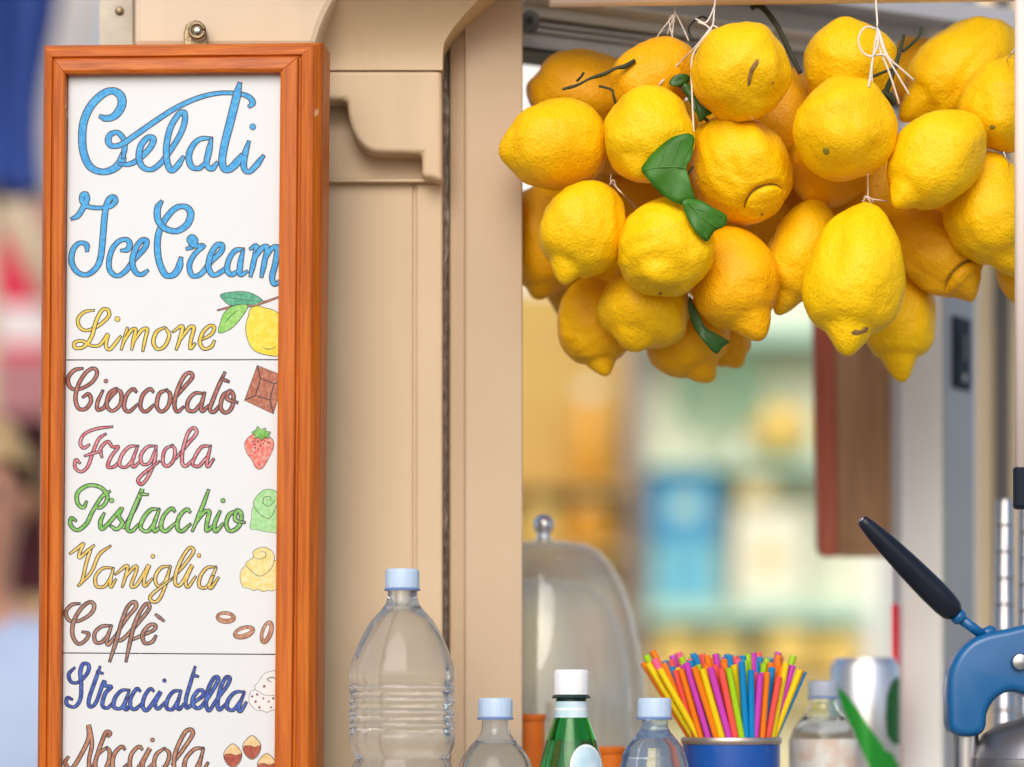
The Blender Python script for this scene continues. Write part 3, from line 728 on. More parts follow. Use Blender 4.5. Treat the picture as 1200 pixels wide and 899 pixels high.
word((70,770), [
 [(45,520),(28,552),(60,582),(105,520),(150,425),(150,355),(168,450),(152,540),(165,595),(212,460),(242,392),(262,398),(250,415)],
 [(248,470),(197,510),(187,575),(228,592),(255,545),(260,495),(247,472)],
 [(340,482),(320,467),(282,510),(277,575),(318,590),(350,560)],[(430,482),(410,467),(372,510),(367,575),(400,592),(470,475),(432,555),(447,590),(485,555)],
 [(545,475),(502,510),(492,570),(525,592),(560,552),(570,502),(547,477)],
 [(585,560),(650,470),(692,402),(680,377),(647,400),(602,500),(597,578),(627,592),(650,565)],
 [(750,475),(702,480),(657,530),(652,588),(700,592),(738,520)],[(748,478),(727,568),(742,600),(772,550)]],
 [(483,432)], 13, 'nut', TILES[2], 'the word Nocciola in hazelnut brown script', 4.6, 9)
# little pictures beside the words
a = Art((70,330))
a.ribbon([(822,150),(900,132),(1000,126),(1070,106),(1150,78)], 9, 4, 3)
a.patch([(838,70),(890,57),(960,54),(1015,70),(1062,106),(1030,120),(960,121),(890,122),(858,100)], 1, 3.5, 1); a.line([(860,80),(940,92),(1040,104)], 3)
a.patch([(978,126),(905,128),(857,165),(838,215),(829,266),(888,246),(935,200)], 2, 3.5, 1); a.line([(862,215),(890,180),(930,150)], 3)
a.patch([(995,142),(1030,128),(1065,138),(1115,152),(1150,190),(1155,300),(1150,380),(1080,381),(1010,355),(976,290),(971,230),(985,175)], 3, 3.5, 1)
a.line([(1060,345),(1085,352),(1110,348),(1125,340)], 4)
a.build('lemon_drawing', ['teal','lime','lemonfill','choc'], TILES[0], 'painted lemon on a leafy sprig')
a = Art((70,415))
a.patch([(1030,60),(1155,112),(1155,165),(1112,310),(964,240)], 1, 4)
for p in ([(1045,125),(1115,155)],[(1115,155),(1095,240)],[(1095,240),(1020,215)],[(1020,215),(1045,125)],[(1030,60),(1045,125)],[(1150,140),(1115,155)],[(1112,310),(1095,240)],[(964,240),(1020,215)]): a.line(p, 6)
a.build('chocolate_drawing', ['choc'], TILES[1], 'painted square of chocolate')
a = Art((70,490))
a.patch([(1000,88),(965,130),(975,180),(1000,215),(1020,255),(1045,265),(1070,240),(1110,160),(1110,118),(1085,92),(1045,82)], 1, 3, 1)
for k in range(34):
    x = rnd.uniform(980,1100); y = rnd.uniform(115,245)
    if abs(x-1042) < 60*(1-(y-100)/190)**.6: a.dot((x,y), rnd.uniform(2.5,4.5), 3, 0)
a.patch([(1000,75),(1022,62),(1030,42),(1045,62),(1072,52),(1072,70),(1098,72),(1085,88),(1092,104),(1066,97),(1052,116),(1036,96),(1012,106),(1020,88)], 2, 3)
a.build('strawberry_drawing', ['straw','green','dotred'], TILES[1], 'painted strawberry')
a = Art((70,555))
a.patch([(1008,175),(1000,230),(992,285),(1030,292),(1060,300),(1100,305),(1150,300),(1150,170),(1080,160)], 1, 2.2, 1)
a.patch([(1022,185),(1010,150),(1035,110),(1070,85),(1120,90),(1140,130),(1122,180),(1092,232),(1050,216)], 1, 3, 1)
a.line([(1120,140),(1090,170),(1060,155),(1065,125),(1095,120),(1098,145)], 3)
a.build('pistachio_scoop_drawing', ['mint'], TILES[1], 'painted scoop of green ice cream')
a = Art((70,625))
a.patch([(958,178),(940,225),(955,278),(985,285),(1010,297),(1035,292),(1060,303),(1085,296),(1110,298),(1150,265),(1150,165),(1105,140),(1020,150)], 1, 2.6, 1)
a.patch([(970,158),(1010,125),(1008,98),(1050,74),(1095,86),(1116,122),(1102,180),(1045,222),(1000,196)], 1, 3, 1)
a.line([(1010,125),(1040,135),(1072,122),(1068,98),(1040,98)], 3)
a.build('vanilla_scoop_drawing', ['vanilla'], TILES[1], 'painted scoop of vanilla ice cream')
a = Art((70,695))
for c, rx, ry, ro in (((865,128),50,30,4),((960,205),57,31,-18),((1078,205),62,29,-72)):
    a.ellipse(c, rx, ry, ro, 1, 3.5); a.ellipse((c[0]-2, c[1]-4), rx*.62, ry*.32, ro, 2, 2.5)
a.build('coffee_bean_drawing', ['bean','white'], TILES[1], 'three painted coffee beans')
a = Art((70,770))
a.patch([(992,190),(988,235),(1008,262),(1030,277),(1055,278),(1080,287),(1105,276),(1150,262),(1150,180),(1020,172)], 1, 2.4, 1)
a.patch([(1015,160),(1040,125),(1060,95),(1090,78),(1150,80),(1150,185),(1075,198),(1042,182)], 1, 2.4, 1)
for d in ((1020,232),(1060,215),(1088,232),(1002,205),(1065,153),(1100,262),(1040,262),(1112,215),(1028,195)): a.dot(d, rnd.uniform(4,7), 2, 0)
a.line([(1100,130),(1080,115),(1110,105),(1125,120)], 3)
a.build('chocolate_chip_scoop_drawing', ['white','dotred'], TILES[2], 'painted white scoop with dark red chips')
a = Art((70,770))
for cx, cy in ((902,515),(1001,472),(1078,565)):
    a.patch([(cx-46,cy+5),(cx-40,cy-25),(cx,cy-62),(cx+40,cy-25),(cx+44,cy+5),(cx+30,cy+40),(cx+2,cy+60),(cx-30,cy+40)], 1, 3.5, 1)
    a.patch([(cx-44,cy-2),(cx-15,cy-10),(cx+15,cy-2),(cx+43,cy-10),(cx+40,cy+12),(cx+26,cy+38),(cx+2,cy+56),(cx-28,cy+38)], 2, 2, 1)
a.build('hazelnut_drawing', ['nutcream','nutred'], TILES[2], 'painted hazelnuts')

# hanger of the sign on the wall
hk = empty('sign_hanger', P(229, 55, -.03), 'old brass hanging plate above the menu sign', 'hook')
hp = []
for k in range(24):
    t = 2*math.pi*k/24; hp.append((229 + 13.5*math.cos(t), 37 - 13.5*math.sin(t)) if math.sin(t) > -.2 else (229 + (13.5 if math.cos(t) > 0 else -13.5), 58))
prism('plate', [(242,60),(242.5,40),(240,30),(235,25),(229,23),(223,25),(217.5,30),(215,40),(216,60)], -.036, .006, M['brass'], hk, .001)
q = P(231, 36, -.042)
tor = [q + Vector((.0062*math.cos(t), 0, .0062*math.sin(t))) for t in [2*math.pi*k/20 for k in range(21)]]
tube('ring', tor, .0018, M['brass'], hk, 8, 1)
bo = lathe('bolt', [(0,0),(.003,0),(.003,.003),(0,.004)], (0,0,0), M['steel'], hk, 6)
bo.rotation_euler = (R(90), 0, 0); bo.location = P(231, 36, -.037) - ORIG[hk]

# ------------------------------------------------------------------ lemons
# px, py, width, length (pixels), direction of the blossom tip (deg, 0 right, 90 up), tilt to the camera, nearest Y, skin, nipple, extra, label ; listed front to back
LEM = [
 (868, 84,112,120,  -20, 50,-.055,'lemon',.10,'scar','round lemon with a brown scar, top middle of the bunch beside the dangling string'),
 (989,153,116,122, -130, 58,-.060,'lemon',.10,'tip','large pale lemon with greenish tip facing out, under the bow of string'),
 (1002,328,113,176, -98, 12,-.065,'lemon',.17,None,'longest lemon, hanging lowest in front of the wooden board'),
 (867,199,116,134,  -60, 20,-.050,'lemon',.02,('fold',.54),'lemon with a curled fold at its lower right, right of the big leaf'),
 (1095,189,100,142,-132, 12,-.055,'lemon',.16,None,'smooth lemon slanting to the lower left, right of the greenish-tipped lemon'),
 (780,291,110,130, -105, 40,-.055,'lemon',.13,'dark','round lemon with dark pinpoint tip below the big leaf'),
 (760,160,104,122, -108, 30,-.050,'lemon',.10,None,'lemon left of the big green leaf'),
 (651,170,104,128, 186,  5,-.050,'lemon',.10,None,'lemon lying sideways, overlapping the beige window post'),
 (682,273,100,122,-116, 10,-.040,'lemon',.20,None,'lemon with a knobbly tip to the lower left, nearest below the sideways lemon'),
 (1178,122,104,120,-110, 46,-.060,'lemon',.08,'tip','lemon with small green tip at the right margin behind the batten'),
 (1166,254,106,148, -70,  8,-.055,'lemon',.20,None,'big bright lemon with a blunt tip at the right margin'),
 (862,333, 98,138, -68, 12,-.035,'lemon_deep',.20,None,'orange-yellow lemon with side tip, below the folded lemon'),
 (937,302, 82,134,-108,  5,-.030,'lemon',.17,None,'slim lemon tucked left of the longest lemon'),
 (754,362,104,102,-108, 15,-.020,'lemon',.14,None,'lemon below the dark pinpoint lemon in the lower left cluster'),
 (1122, 84, 98,166,-142,  8,-.020,'lemon',.20,None,'long lemon at top right slanting down to the left'),
 (1098,298, 84,134, -48,  8,-.010,'lemon_rough_shaded',.12,('fold',.82),'rough orange lemon with a deep black crease, above the latch plate'),
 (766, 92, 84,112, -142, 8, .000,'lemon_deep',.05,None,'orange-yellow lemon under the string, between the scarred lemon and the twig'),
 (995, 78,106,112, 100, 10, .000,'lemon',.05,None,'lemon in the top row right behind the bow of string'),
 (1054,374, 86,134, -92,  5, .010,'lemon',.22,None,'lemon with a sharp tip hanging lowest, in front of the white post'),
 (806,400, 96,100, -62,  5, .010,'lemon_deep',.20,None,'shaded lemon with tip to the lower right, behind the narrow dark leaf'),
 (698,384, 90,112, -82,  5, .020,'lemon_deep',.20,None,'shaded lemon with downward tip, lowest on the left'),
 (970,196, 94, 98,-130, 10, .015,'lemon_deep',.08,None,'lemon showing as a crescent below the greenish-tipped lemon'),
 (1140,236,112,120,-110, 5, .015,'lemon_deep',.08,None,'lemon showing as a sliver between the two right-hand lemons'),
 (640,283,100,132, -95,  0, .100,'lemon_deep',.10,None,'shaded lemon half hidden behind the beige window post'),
 (684,112,100,134, 175,  5, .080,'lemon_rough_shaded',.06,None,'shaded lemon lying behind the bare twig at top left'),
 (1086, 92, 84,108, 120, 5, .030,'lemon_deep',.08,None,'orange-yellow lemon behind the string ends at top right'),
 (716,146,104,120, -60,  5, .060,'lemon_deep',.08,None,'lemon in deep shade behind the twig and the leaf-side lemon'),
 (908,142,110,130, -90,  5, .070,'lemon_rough_shaded',.08,None,'lemon in deep shade behind the scarred lemon'),
 (926,250,120,132, -90,  5, .050,'lemon_rough_shaded',.08,None,'lemon in deep shade below the folded lemon'),
 (738,220,118,130, -80,  5, .060,'lemon_rough_shaded',.08,None,'lemon in deep shade behind the short knotted string on the left'),
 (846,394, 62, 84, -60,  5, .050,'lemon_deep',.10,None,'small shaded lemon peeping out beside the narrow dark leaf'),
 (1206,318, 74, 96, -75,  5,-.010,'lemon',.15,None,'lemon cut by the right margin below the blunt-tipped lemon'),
 (822,176,122,122, -90,  5, .060,'lemon_rough_shaded',.08,None,'lemon in deep shade behind the dark leafy twig'),
 (690,330,100,118, -90,  5, .070,'lemon_rough_shaded',.08,None,'lemon in deep shade between the knobbly and the lowest left lemons'),
 (836,300,104,120, -90,  5, .060,'lemon_rough_shaded',.08,None,'lemon in deep shade between the pinpoint and the orange-yellow lemons'),
 (1024,232,112,128, -90,  5, .070,'lemon_rough_shaded',.08,None,'lemon in deep shade behind the lower knot of string'),
]
def axis_of(ang, tilt):
    a = R(ang); t = R(tilt)
    return Vector((math.cos(a)*math.cos(t), -math.sin(t), math.sin(a)*math.cos(t)))
placed = []   # (centre, axis, half length, radius, spheres)
def spheres(c, ax, a, b):
    out = []
    for s_ in (-.66, -.35, 0, .35, .66):
        d = s_*(a-b*.0); r = b*math.sqrt(max(.05, 1 - s_*s_))
        out.append((c + ax*d, r))
    return out
def place(px, py, wd, ln, ang, tilt, ymin):
    ax = axis_of(ang, tilt); Y = ymin
    for step in range(200):
        k = K(Y); c = P(px, py, Y); a = ln/2*k; b = wd/2*k
        ok = True
        for (c2, ax2, a2, b2, ss2) in placed:
            if (c - c2).length > a + a2: continue
            for p1, r1 in spheres(c, ax, a, b):
                for p2, r2 in ss2:
                    if (p1-p2).length < (r1+r2)*.90: ok = False; break
                if not ok: break
            if not ok: break
        if ok: break
        Y += .003
    placed.append((c, ax, a, b, spheres(c, ax, a, b)))
    return c, ax, a, b
def front_Y(px, py, default=.0):
    """nearest lemon surface along the pixel's ray"""
    d = (P(px, py, 0) - CAM).normalized(); best = None
    for (c, ax, a, b, _) in placed:
        o = CAM - c
        def sc_(v): return v/b + ax*(v.dot(ax)*(1/a - 1/b))
        oo = sc_(o); dd = sc_(d)
        A_ = dd.dot(dd); B_ = 2*oo.dot(dd); C_ = oo.dot(oo) - 1
        q = B_*B_ - 4*A_*C_
        if q > 0:
            t = (-B_ - math.sqrt(q))/(2*A_)
            y = (CAM + d*t).y
            if best is None or y < best: best = y
    return default if best is None else best
def lemon_mesh(name, c, ax, a, b, nip, seed, extra, m):
    rr = random.Random(seed)
    waves = [(Vector((rr.gauss(0,1), rr.gauss(0,1), rr.gauss(0,1)))*f_, rr.uniform(0,6.28), am) for f_, am in [(1.3,.022)]*4 + [(2.6,.010)]*5 + [(5.5,.0045)]*6]
    NU, NV = (96, 110) if isinstance(extra, tuple) else (48, 38)
    b *= 1.03
    z = ax; x = z.cross(Vector((0,1,.2))); x.normalize(); y = z.cross(x)
    lopx, lopy = rr.uniform(-.12,.12), rr.uniform(-.12,.12)
    nipr = rr.uniform(.24,.32); ridge = rr.randint(6,9); rph = rr.uniform(0,6)
    fold_az = None
    if isinstance(extra, tuple):   # put the crease on the camera side
        v = Vector((0,-1,0)); v -= z*v.dot(z); fold_az = math.atan2(v.dot(y), v.dot(x))
    def point(th, az):
            u = Vector((math.sin(th)*math.cos(az), math.sin(th)*math.sin(az), math.cos(th)))
            g = 1 + sum(am*math.sin(w_.dot(u)*2 + p_) for w_, p_, am in waves)
            # blossom-end nipple with a slight furrow round it, stem end drawn in a little
            q = math.exp(-(th/nipr)**2); fur = math.exp(-((th-nipr*1.75)/(nipr*.42))**2)
            rad = math.sin(th)**(.94)
            zz = math.cos(th)*(a - (nip*a*.9 if th < math.pi/2 else 0))
            rad_m = b*rad*(1 - .30*nip*5*.2*fur) + b*.20*nip*4*q*math.sin(th)
            zz += nip*a*1.35*q + .05*a*0
            zz -= nip*a*.16*fur
            st = math.exp(-((math.pi-th)/.26)**2)
            zz -= .06*a*st
            st2 = math.exp(-((math.pi-th)/.55)**2)
            rad_m *= 1 + .035*st2*math.sin(ridge*az + rph)
            if fold_az is not None:
                da = (az - fold_az + math.pi) % (2*math.pi) - math.pi
                lim = 1/(1 + math.exp((abs(da)-1.05)*6))
                th0 = extra[1] + .12*math.cos(da*1.6)
                cr = math.exp(-((th-th0)/.055)**2)*lim; bul = math.exp(-((th-th0+.20)/.16)**2)*lim
                g *= 1 - .15*cr + .04*bul
            lx = lopx*b*q; ly = lopy*b*q
            return c + (x*(rad_m*math.cos(az) + lx) + y*(rad_m*math.sin(az) + ly))*g + z*zz*(.5+.5*g)
    verts = [point(math.pi*i/NV, 2*math.pi*j/NU) for i in range(NV+1) for j in range(NU)]      # th = 0 at the blossom tip
    faces = []
    for i in range(NV):
        for j in range(NU):
            k = (j+1) % NU
            faces.append((i*NU+j, (i+1)*NU+j, (i+1)*NU+k, i*NU+k))
    o = mk(name, verts, faces, m, None, True)
    bm = bmesh.new(); bm.from_mesh(o.data); bmesh.ops.remove_doubles(bm, verts=bm.verts, dist=1e-6); bmesh.ops.recalc_face_normals(bm, faces=bm.faces); bm.to_mesh(o.data); bm.free()
    if fold_az is not None:
        cp = []
        for k in range(25):
            da = -1.05 + 2.1*k/24; q_ = point(extra[1] + .12*math.cos(da*1.6), fold_az + da); cp.append(q_ - (c - q_).normalized()*.0004)
        tube('crease', cp, lambda t: .0014*(.2 + .8*math.sin(math.pi*t)), M['crease'], o, 6, 1)
    return o
LO = []
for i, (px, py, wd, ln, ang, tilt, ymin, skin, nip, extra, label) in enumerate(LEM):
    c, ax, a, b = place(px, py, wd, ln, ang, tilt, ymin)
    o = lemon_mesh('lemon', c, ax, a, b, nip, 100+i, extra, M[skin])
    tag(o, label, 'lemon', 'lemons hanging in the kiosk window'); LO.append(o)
bpy.context.view_layer.update()
from mathutils.bvhtree import BVHTree
def tree_of(o):
    me = o.data; mw = Matrix.Translation(ORIG[o])
    return BVHTree.FromPolygons([mw @ v.co for v in me.vertices], [tuple(p.vertices) for p in me.polygons])
LT = [tree_of(o) for o in LO]
def hit(px, py, only=None):
    d = (P(px, py, 0) - CAM).normalized(); best = None
    for i, t in enumerate(LT):
        if only is not None and i != only: continue
        h = t.ray_cast(CAM, d)
        if h[0] is not None and (best is None or h[3] < best[3]): best = h
    return best
def on_lemon(name, li, poly, m, lift=.0006):
    """small thin patch that lies on lemon li"""
    vs = []; 
    pts = [Vector((x, y, 0)) for x, y in poly]; c = sum(pts, Vector())/len(pts); n = len(pts)
    for ring in (1, .6, .25):
        for p in pts:
            q = c + (p-c)*ring; h = hit(q.x, q.y, li)
            if h is None: return None
            vs.append(h[0] + h[1]*lift*(.1 if ring == 1 else 1))
    h = hit(c.x, c.y, li); vs.append(h[0] + h[1]*lift*1.1)
    fs = []
    for r_ in range(2):
        for j in range(n):
            k = (j+1) % n; fs.append((r_*n+j, r_*n+k, (r_+1)*n+k, (r_+1)*n+j))
    fs += [(2*n+j, 2*n+(j+1) % n, 3*n) for j in range(n)]
    return mk(name, vs, fs, m, LO[li], True)
def circ(x, y, r, n=10, e=1): return [(x + r*math.cos(2*math.pi*k/n)*rnd.uniform(.8,1.2), y + r*e*math.sin(2*math.pi*k/n)*rnd.uniform(.8,1.2)) for k in range(n)]
on_lemon('scar', 0, [(886,70),(890,69),(889,75),(884,82),(880,92),(879,101),(876,101),(876,92),(878,82),(882,75)], M['scar'], .0009)
on_lemon('speck', 0, circ(905.5, 97, 1.6, 8), M['scar'])
on_lemon('blossom_end', 1, circ(968, 177, 4.2, 10, 1.2), M['tip'])
on_lemon('blossom_end', 5, circ(774, 344, 2.0, 8), M['scar'])
on_lemon('blossom_end', 9, circ(1163, 149, 3.2, 9), M['tip'])
on_lemon('scar', 2, [(997,390),(1002,386),(1008,387),(1013,383),(1018,384),(1016,389),(1011,391),(1006,393),(1000,393)], M['scar'])
on_lemon('speck', 3, circ(893, 251, 1.6, 8), M['scar'])


# ------------------------------------------------------------------ leaves and twigs
def surf(px, py, lift):
    h = hit(px, py); y = h[0].y if h else .02
    return y - lift
def leaf_patch(name, poly, m, parent, lift=.006, bulge=.008, slope=0, veins=()):
    pts = [Vector((x, y, 0)) for x, y in poly]
    ext = [pts[-1]] + pts + [pts[0], pts[1]]
    cc = catmull(ext, 4); pts = cc[4:4 + 4*len(poly)]
    n = len(pts); c = sum(pts, Vector())/n
    ymin = min(surf(p.x, p.y, lift) for p in pts + [c])
    vs = []
    for ring in (1, .8, .55, .28, 0):
        for p in pts:
            q = c + (p-c)*ring
            Y = ymin - bulge*(1-ring**2) + slope*(q.x - c.x)*K() + .0025*math.sin(q.x*.13+q.y*.09)*ring
            vs.append(P(q.x, q.y, Y))
            if ring == 0: break
    fs = []
    for r_ in range(3):
        for j in range(n):
            k = (j+1) % n; fs.append((r_*n+j, r_*n+k, (r_+1)*n+k, (r_+1)*n+j))
    fs += [(3*n+j, 3*n+(j+1) % n, 4*n) for j in range(n)]
    o = fix_normals(mk(name, vs, fs, m, parent, True))
    md = o.modifiers.new('thick', 'SOLIDIFY'); md.thickness = .0003
    rmax = max((p-c).length for p in pts)
    for vi, vv in enumerate(veins):
        vp = []
        for x_, y_ in vv:
            rr_ = min(1, (Vector((x_, y_, 0))-c).length/rmax); vp.append(P(x_, y_, ymin - bulge*(1-rr_**2) + slope*(x_ - c.x)*K() + .0025*math.sin(x_*.13+y_*.09)*rr_ - .0007))
        tube('vein', vp, .00055 if vi == 0 else .00032, M['leaf_vein'], o if parent is not None else o, 5)
    return o
def surf_path(pts, lift): return [P(x, y, surf(x, y, lift)) for x, y in pts]
def offA(p): return (590 + p[0]/3.526, p[1]/3.526)
def offB(p): return (860 + p[0]/3.526, p[1]/3.526)
def offC(p): return (590 + p[0]/3.526, 200 + p[1]/3.526)
sprig = empty('leaf_sprig', P(815, 215, -.06), 'fresh green two-lobed leaf sprig in front of the lemons at left centre', 'leaf')
lf = leaf_patch('leaf', [offA(p) for p in [(570,702),(590,665),(620,630),(690,572),(760,551),(788,570),(784,610),(778,650),(757,692),(768,740),(785,800),(794,832),(745,846),(690,828),(640,792),(600,745)]], M['leaf'], sprig, .004, .0015, -.12, [[offA(p) for p in q_] for q_ in ([(578,702),(640,692),(700,690),(756,692)],[(640,692),(658,650),(668,610)],[(690,690),(710,640),(728,585)],[(735,690),(755,640),(775,595)],[(650,692),(672,740),(690,800)],[(700,690),(722,750),(748,825)])])
leaf_patch('leaf', [offC(p) for p in [(740,128),(800,118),(860,150),(920,185),(915,228),(872,250),(840,292),(800,260),(762,200)]], M['leaf'], sprig, .004, .001, .2, [[offC(p) for p in q_] for q_ in ([(765,130),(810,190),(840,285)],[(785,155),(840,170),(905,190)],[(805,185),(850,215),(890,235)])])
tube('stem', [P(812,196,-.075), P(806,206,-.08), P(800,236,-.08)], .0011, M['twig'], sprig, 6)
ld = leaf_patch('leaf', [offC(p) for p in [(768,518),(782,545),(805,605),(865,680),(932,705),(905,730),(878,757),(832,712),(785,645),(764,575)]], M['leaf_dark'], None, .003, .001)
tag(ld, 'narrow dark green leaf hanging between the lower lemons', 'leaf')
tg = empty('leafy_twig', P(815, 100, -.03), 'dark leafy twig beside the white string under the scarred lemon', 'twig')
leaf_patch('leaf', [offA(p) for p in [(684,345),(702,316),(742,304),(768,314),(766,340),(738,354),(708,358)]], M['leaf_dark'], tg, .004, .0015)
leaf_patch('leaf', [offA(p) for p in [(742,352),(770,350),(792,400),(826,440),(860,468),(836,482),(812,505),(796,465),(768,415)]], M['leaf_dark'], tg, .003, .001)
tube('stem', [P(792,95,-.02), P(806,112,-.03), P(818,132,-.035), P(830,142,-.035)], .0016, M['twig'], tg, 6)
tw = empty('bare_twig', P(700, 100, 0), 'thin bare twig lying over the shaded lemon at top left', 'twig')
ytw = min(surf(x, y, .004) for x, y in ((660,104),(700,92),(735,76)))
tube('stem', [P(659,105,ytw), P(676,100,ytw-.002), P(692,92,ytw-.002), P(708,87,ytw-.003), P(722,80,ytw-.002), P(732,78,ytw-.002), P(744,71,ytw)], lambda t: .0011 + .0010*t + .0003*math.sin(t*17), M['twig'], tw, 7)
tube('thorn', [P(676,95,ytw), P(681,90,ytw-.004), P(684,85,ytw-.006)], .0012, M['twig'], tw, 6)
tw2 = tube('hanging_twig', [P(702,101,ytw+.004), P(716,105,ytw), P(719,112,ytw), P(722,124,ytw+.004)], .0011, M['twig'], None, 6)
tag(tw2, 'short hooked green twig between the two upper left lemons', 'twig')
tw3 = tube('curved_stalk', [P(880,9,.03), P(888,6,.028), P(897,12,.026), P(912,33,.024), P(926,62,.022), P(938,86,.02)], lambda t: .0030 - .0008*t, M['twig'], None, 9)
tag(tw3, 'thick curved green stalk between the scarred lemon and the top row', 'stalk')
tw4 = empty('forked_twig', P(1045, 105, -.03), 'dark forked twig among the string ends at top right', 'twig')
y4 = min(surf(x, y, .004) for x, y in ((1060,45),(1045,100),(1020,90),(1050,70)))
tube('stem', [P(1059,42,y4+.02), P(1053,65,y4+.008), P(1045,90,y4), P(1038,112,y4), P(1044,124,y4+.004)], lambda t: .0016+.0014*t, M['twig'], tw4, 7)
tube('branch', [P(1018,92,y4), P(1032,86,y4-.001), P(1048,80,y4)], .0013, M['twig'], tw4, 6)
tube('branch', [P(1080,32,y4+.03), P(1077,42,y4+.026), P(1068,52,y4+.02), P(1058,60,y4+.012)], .0015, M['twig'], tw4, 6)
tube('knot', [P(1034,108,y4-.003), P(1042,112,y4-.005), P(1048,120,y4-.003)], .003, M['twig'], tw4, 7)
tw5 = tube('hooked_twig', [P(812,48,-.045), P(807,35,-.04), P(812,26,-.03), P(822,20,-.02), P(829,22,-.01)], .0011, M['black'], None, 6)
tag(tw5, 'black hooked wire at the top of the left bunch', 'wire')

# strings: each tied cord is one thing
def cord(name, paths, label, rad=.0011, lift=.0022, fixedY=None):
    e = empty(name, P(*paths[0][0][:2], 0), label, 'string')
    for p in paths:
        pts = []
        for q in p:
            Y = q[2] if len(q) > 2 else surf(q[0], q[1], lift)
            pts.append(P(q[0], q[1], Y))
        tube('strand', pts, rad*.72, M['string'], e, 6, 5)
    return e
cord('white_string', [
  [(840,-165,-.0),(839,-20,-.02),(837,10,-.03),(835,30,-.05),(826,44,-.052),(813,62,-.05),(810,80,-.05),(811,110,-.055),(812,135,-.06),(813,155,-.066)],
  [(835,30,-.052),(815,55,-.05),(795,75),(772,100)],
  [(835,30,-.05),(841,33,-.052),(836,38,-.052),(828,30,-.05),(818,26,-.045)],
  [(837,8,-.03),(832,20,-.04),(826,27,-.045),(815,22,-.04)]], 'white string tied over the left lemon bunch beside the scarred lemon')
cord('white_string', [
  [(791,-165,.01),(791,-10,.01),(791,10,.0),(787,46,.0)], [(791,16,.0),(775,36,.0),(762,56,.005)], [(791,14,.0),(800,32,.0),(807,48,-.01)], [(790,18,.0),(782,40,.0)], [(791,16,.0),(784,24,.0),(789,46,.0)]],
  'frayed pale strings hanging from the rail above the orange-yellow lemon', .0007)
cord('white_string', [
  [(1026,-165,-.03),(1026,-20,-.05),(1027,10,-.055),(1028,34,-.065),(1024,60,-.066),(1018,102)],
  [(1028,34,-.066),(1030,55,-.066),(1042,85,-.066),(1054,122,-.06)], [(1029,34,-.065),(1036,60,-.068),(1052,88,-.066),(1066,112,-.06)], [(1030,36,-.066),(1040,65,-.068),(1055,80,-.066),(1071,94,-.06)],
  [(1028,36,-.065),(1022,75,-.067),(1022,101,-.066)],
  [(1027,34,-.065),(1014,32,-.068),(1006,45,-.07),(1010,60,-.07),(1022,66,-.07),(1029,50,-.068),(1028,33,-.066)],
  [(1020,66,-.066),(1034,64,-.068),(1044,70,-.066)]], 'white string tied in a bow over the right lemon bunch', .0013)
cord('white_string', [[(1017,203),(1017,220,-.05),(1017,234,-.05)], [(1010,236,-.05),(1018,231,-.055),(1024,237,-.05)], [(1018,233,-.05),(1040,236,-.04)], [(1012,238,-.05),(1014,230,-.055),(1021,238,-.052)]], 'lower knot of white string above the longest lemon', .0009)
cord('white_string', [[(716,204,-.01),(716,213,-.03),(720,217,-.03),(732,230,-.03),(746,244)], [(714,217,-.03),(719,211,-.034),(722,219,-.03)]], 'short knotted white string on the left, above the dark pinpoint lemon', .0009)
cord('white_string', [[(881,138),(889,143,-.03),(896,149,-.02)]], 'tiny end of white string between the scarred and the folded lemon', .0009)
cord('white_string', [[(1190,55),(1186,62,-.07),(1180,70)]], 'short white string at the right margin above the green-tipped lemon', .0009)
cord('white_string', [[(1176,178,-.06),(1179,185,-.06),(1183,192)]], 'short white string at the right margin below the green-tipped lemon', .0009)

# ------------------------------------------------------------------ bottles
def bottle(name, px, cap_py, Y, prof, level, neck, mbody, mcap, mring, label, capw=20, caph=25, ring=True, cat='bottle', bottom=CT, flute=None):
    """prof: (radius px, py) from the shoulder down; closed body with the air above the water level cut out"""
    k = K(Y); c = P(px, cap_py, Y); zb_ = bottom + .0005
    root = empty(name, (c.x, Y, bottom), label, cat)
    pr = [(r*k, P(px, py, Y).z) for r, py in prof if P(px, py, Y).z > zb_ + .012]
    zlow = pr[-1][1]; rl = pr[-1][0]
    pr += [(rl, zb_ + .012), (rl*.96, zb_ + .004), (rl*.86, zb_), (rl*.6, zb_ + .001), (0, zb_ + .006)]
    topz = P(px, neck, Y).z
    out = [(0, topz), (pr[0][0]*.98, topz)] + pr
    out = [(r, z) for r, z in out][::-1]
    b = lathe('bottle_body', out, (c.x, Y, 0), mbody, root, 96, wob=flute)
    # the air pocket above the water: inward-facing inner wall
    zl = P(px, level, Y).z
    inner = [(max(.0005, r - .0008), z) for r, z in pr if z > zl]
    if inner:
        rl_ = inner[-1][0]
        ip = [(0, zl), (rl_*.97 + .0002, zl), ] + inner[::-1] + [(inner[0][0], topz - .001), (0, topz - .001)]
        ao = lathe('air_space', ip, (c.x, Y, 0), mbody, b, 48)
        ao.data.flip_normals()
    cz0 = P(px, cap_py + caph, Y).z; cz1 = P(px, cap_py, Y).z
    r = capw*k; N = 60
    lathe('cap', [(0, cz0), (r, cz0), (r, cz1 - .0025), (r*.97, cz1 - .0008), (r*.90, cz1), (0, cz1)], (c.x, Y, 0), mcap, root, 120, wob=lambda a, z: 1 + (.018 if (math.sin(a*N) > 0) else 0)*(1 if z < cz1 - .002 else 0))
    if ring:
        zr = P(px, cap_py + caph + 3.4, Y).z
        lathe('neck_ring', [(pr[0][0]*.9, zr), (r*1.06, zr), (r*1.09, zr + .0012), (r*1.0, zr + .0024), (pr[0][0]*.9, zr + .0024)], (c.x, Y, 0), mring, root, 48)
    return root
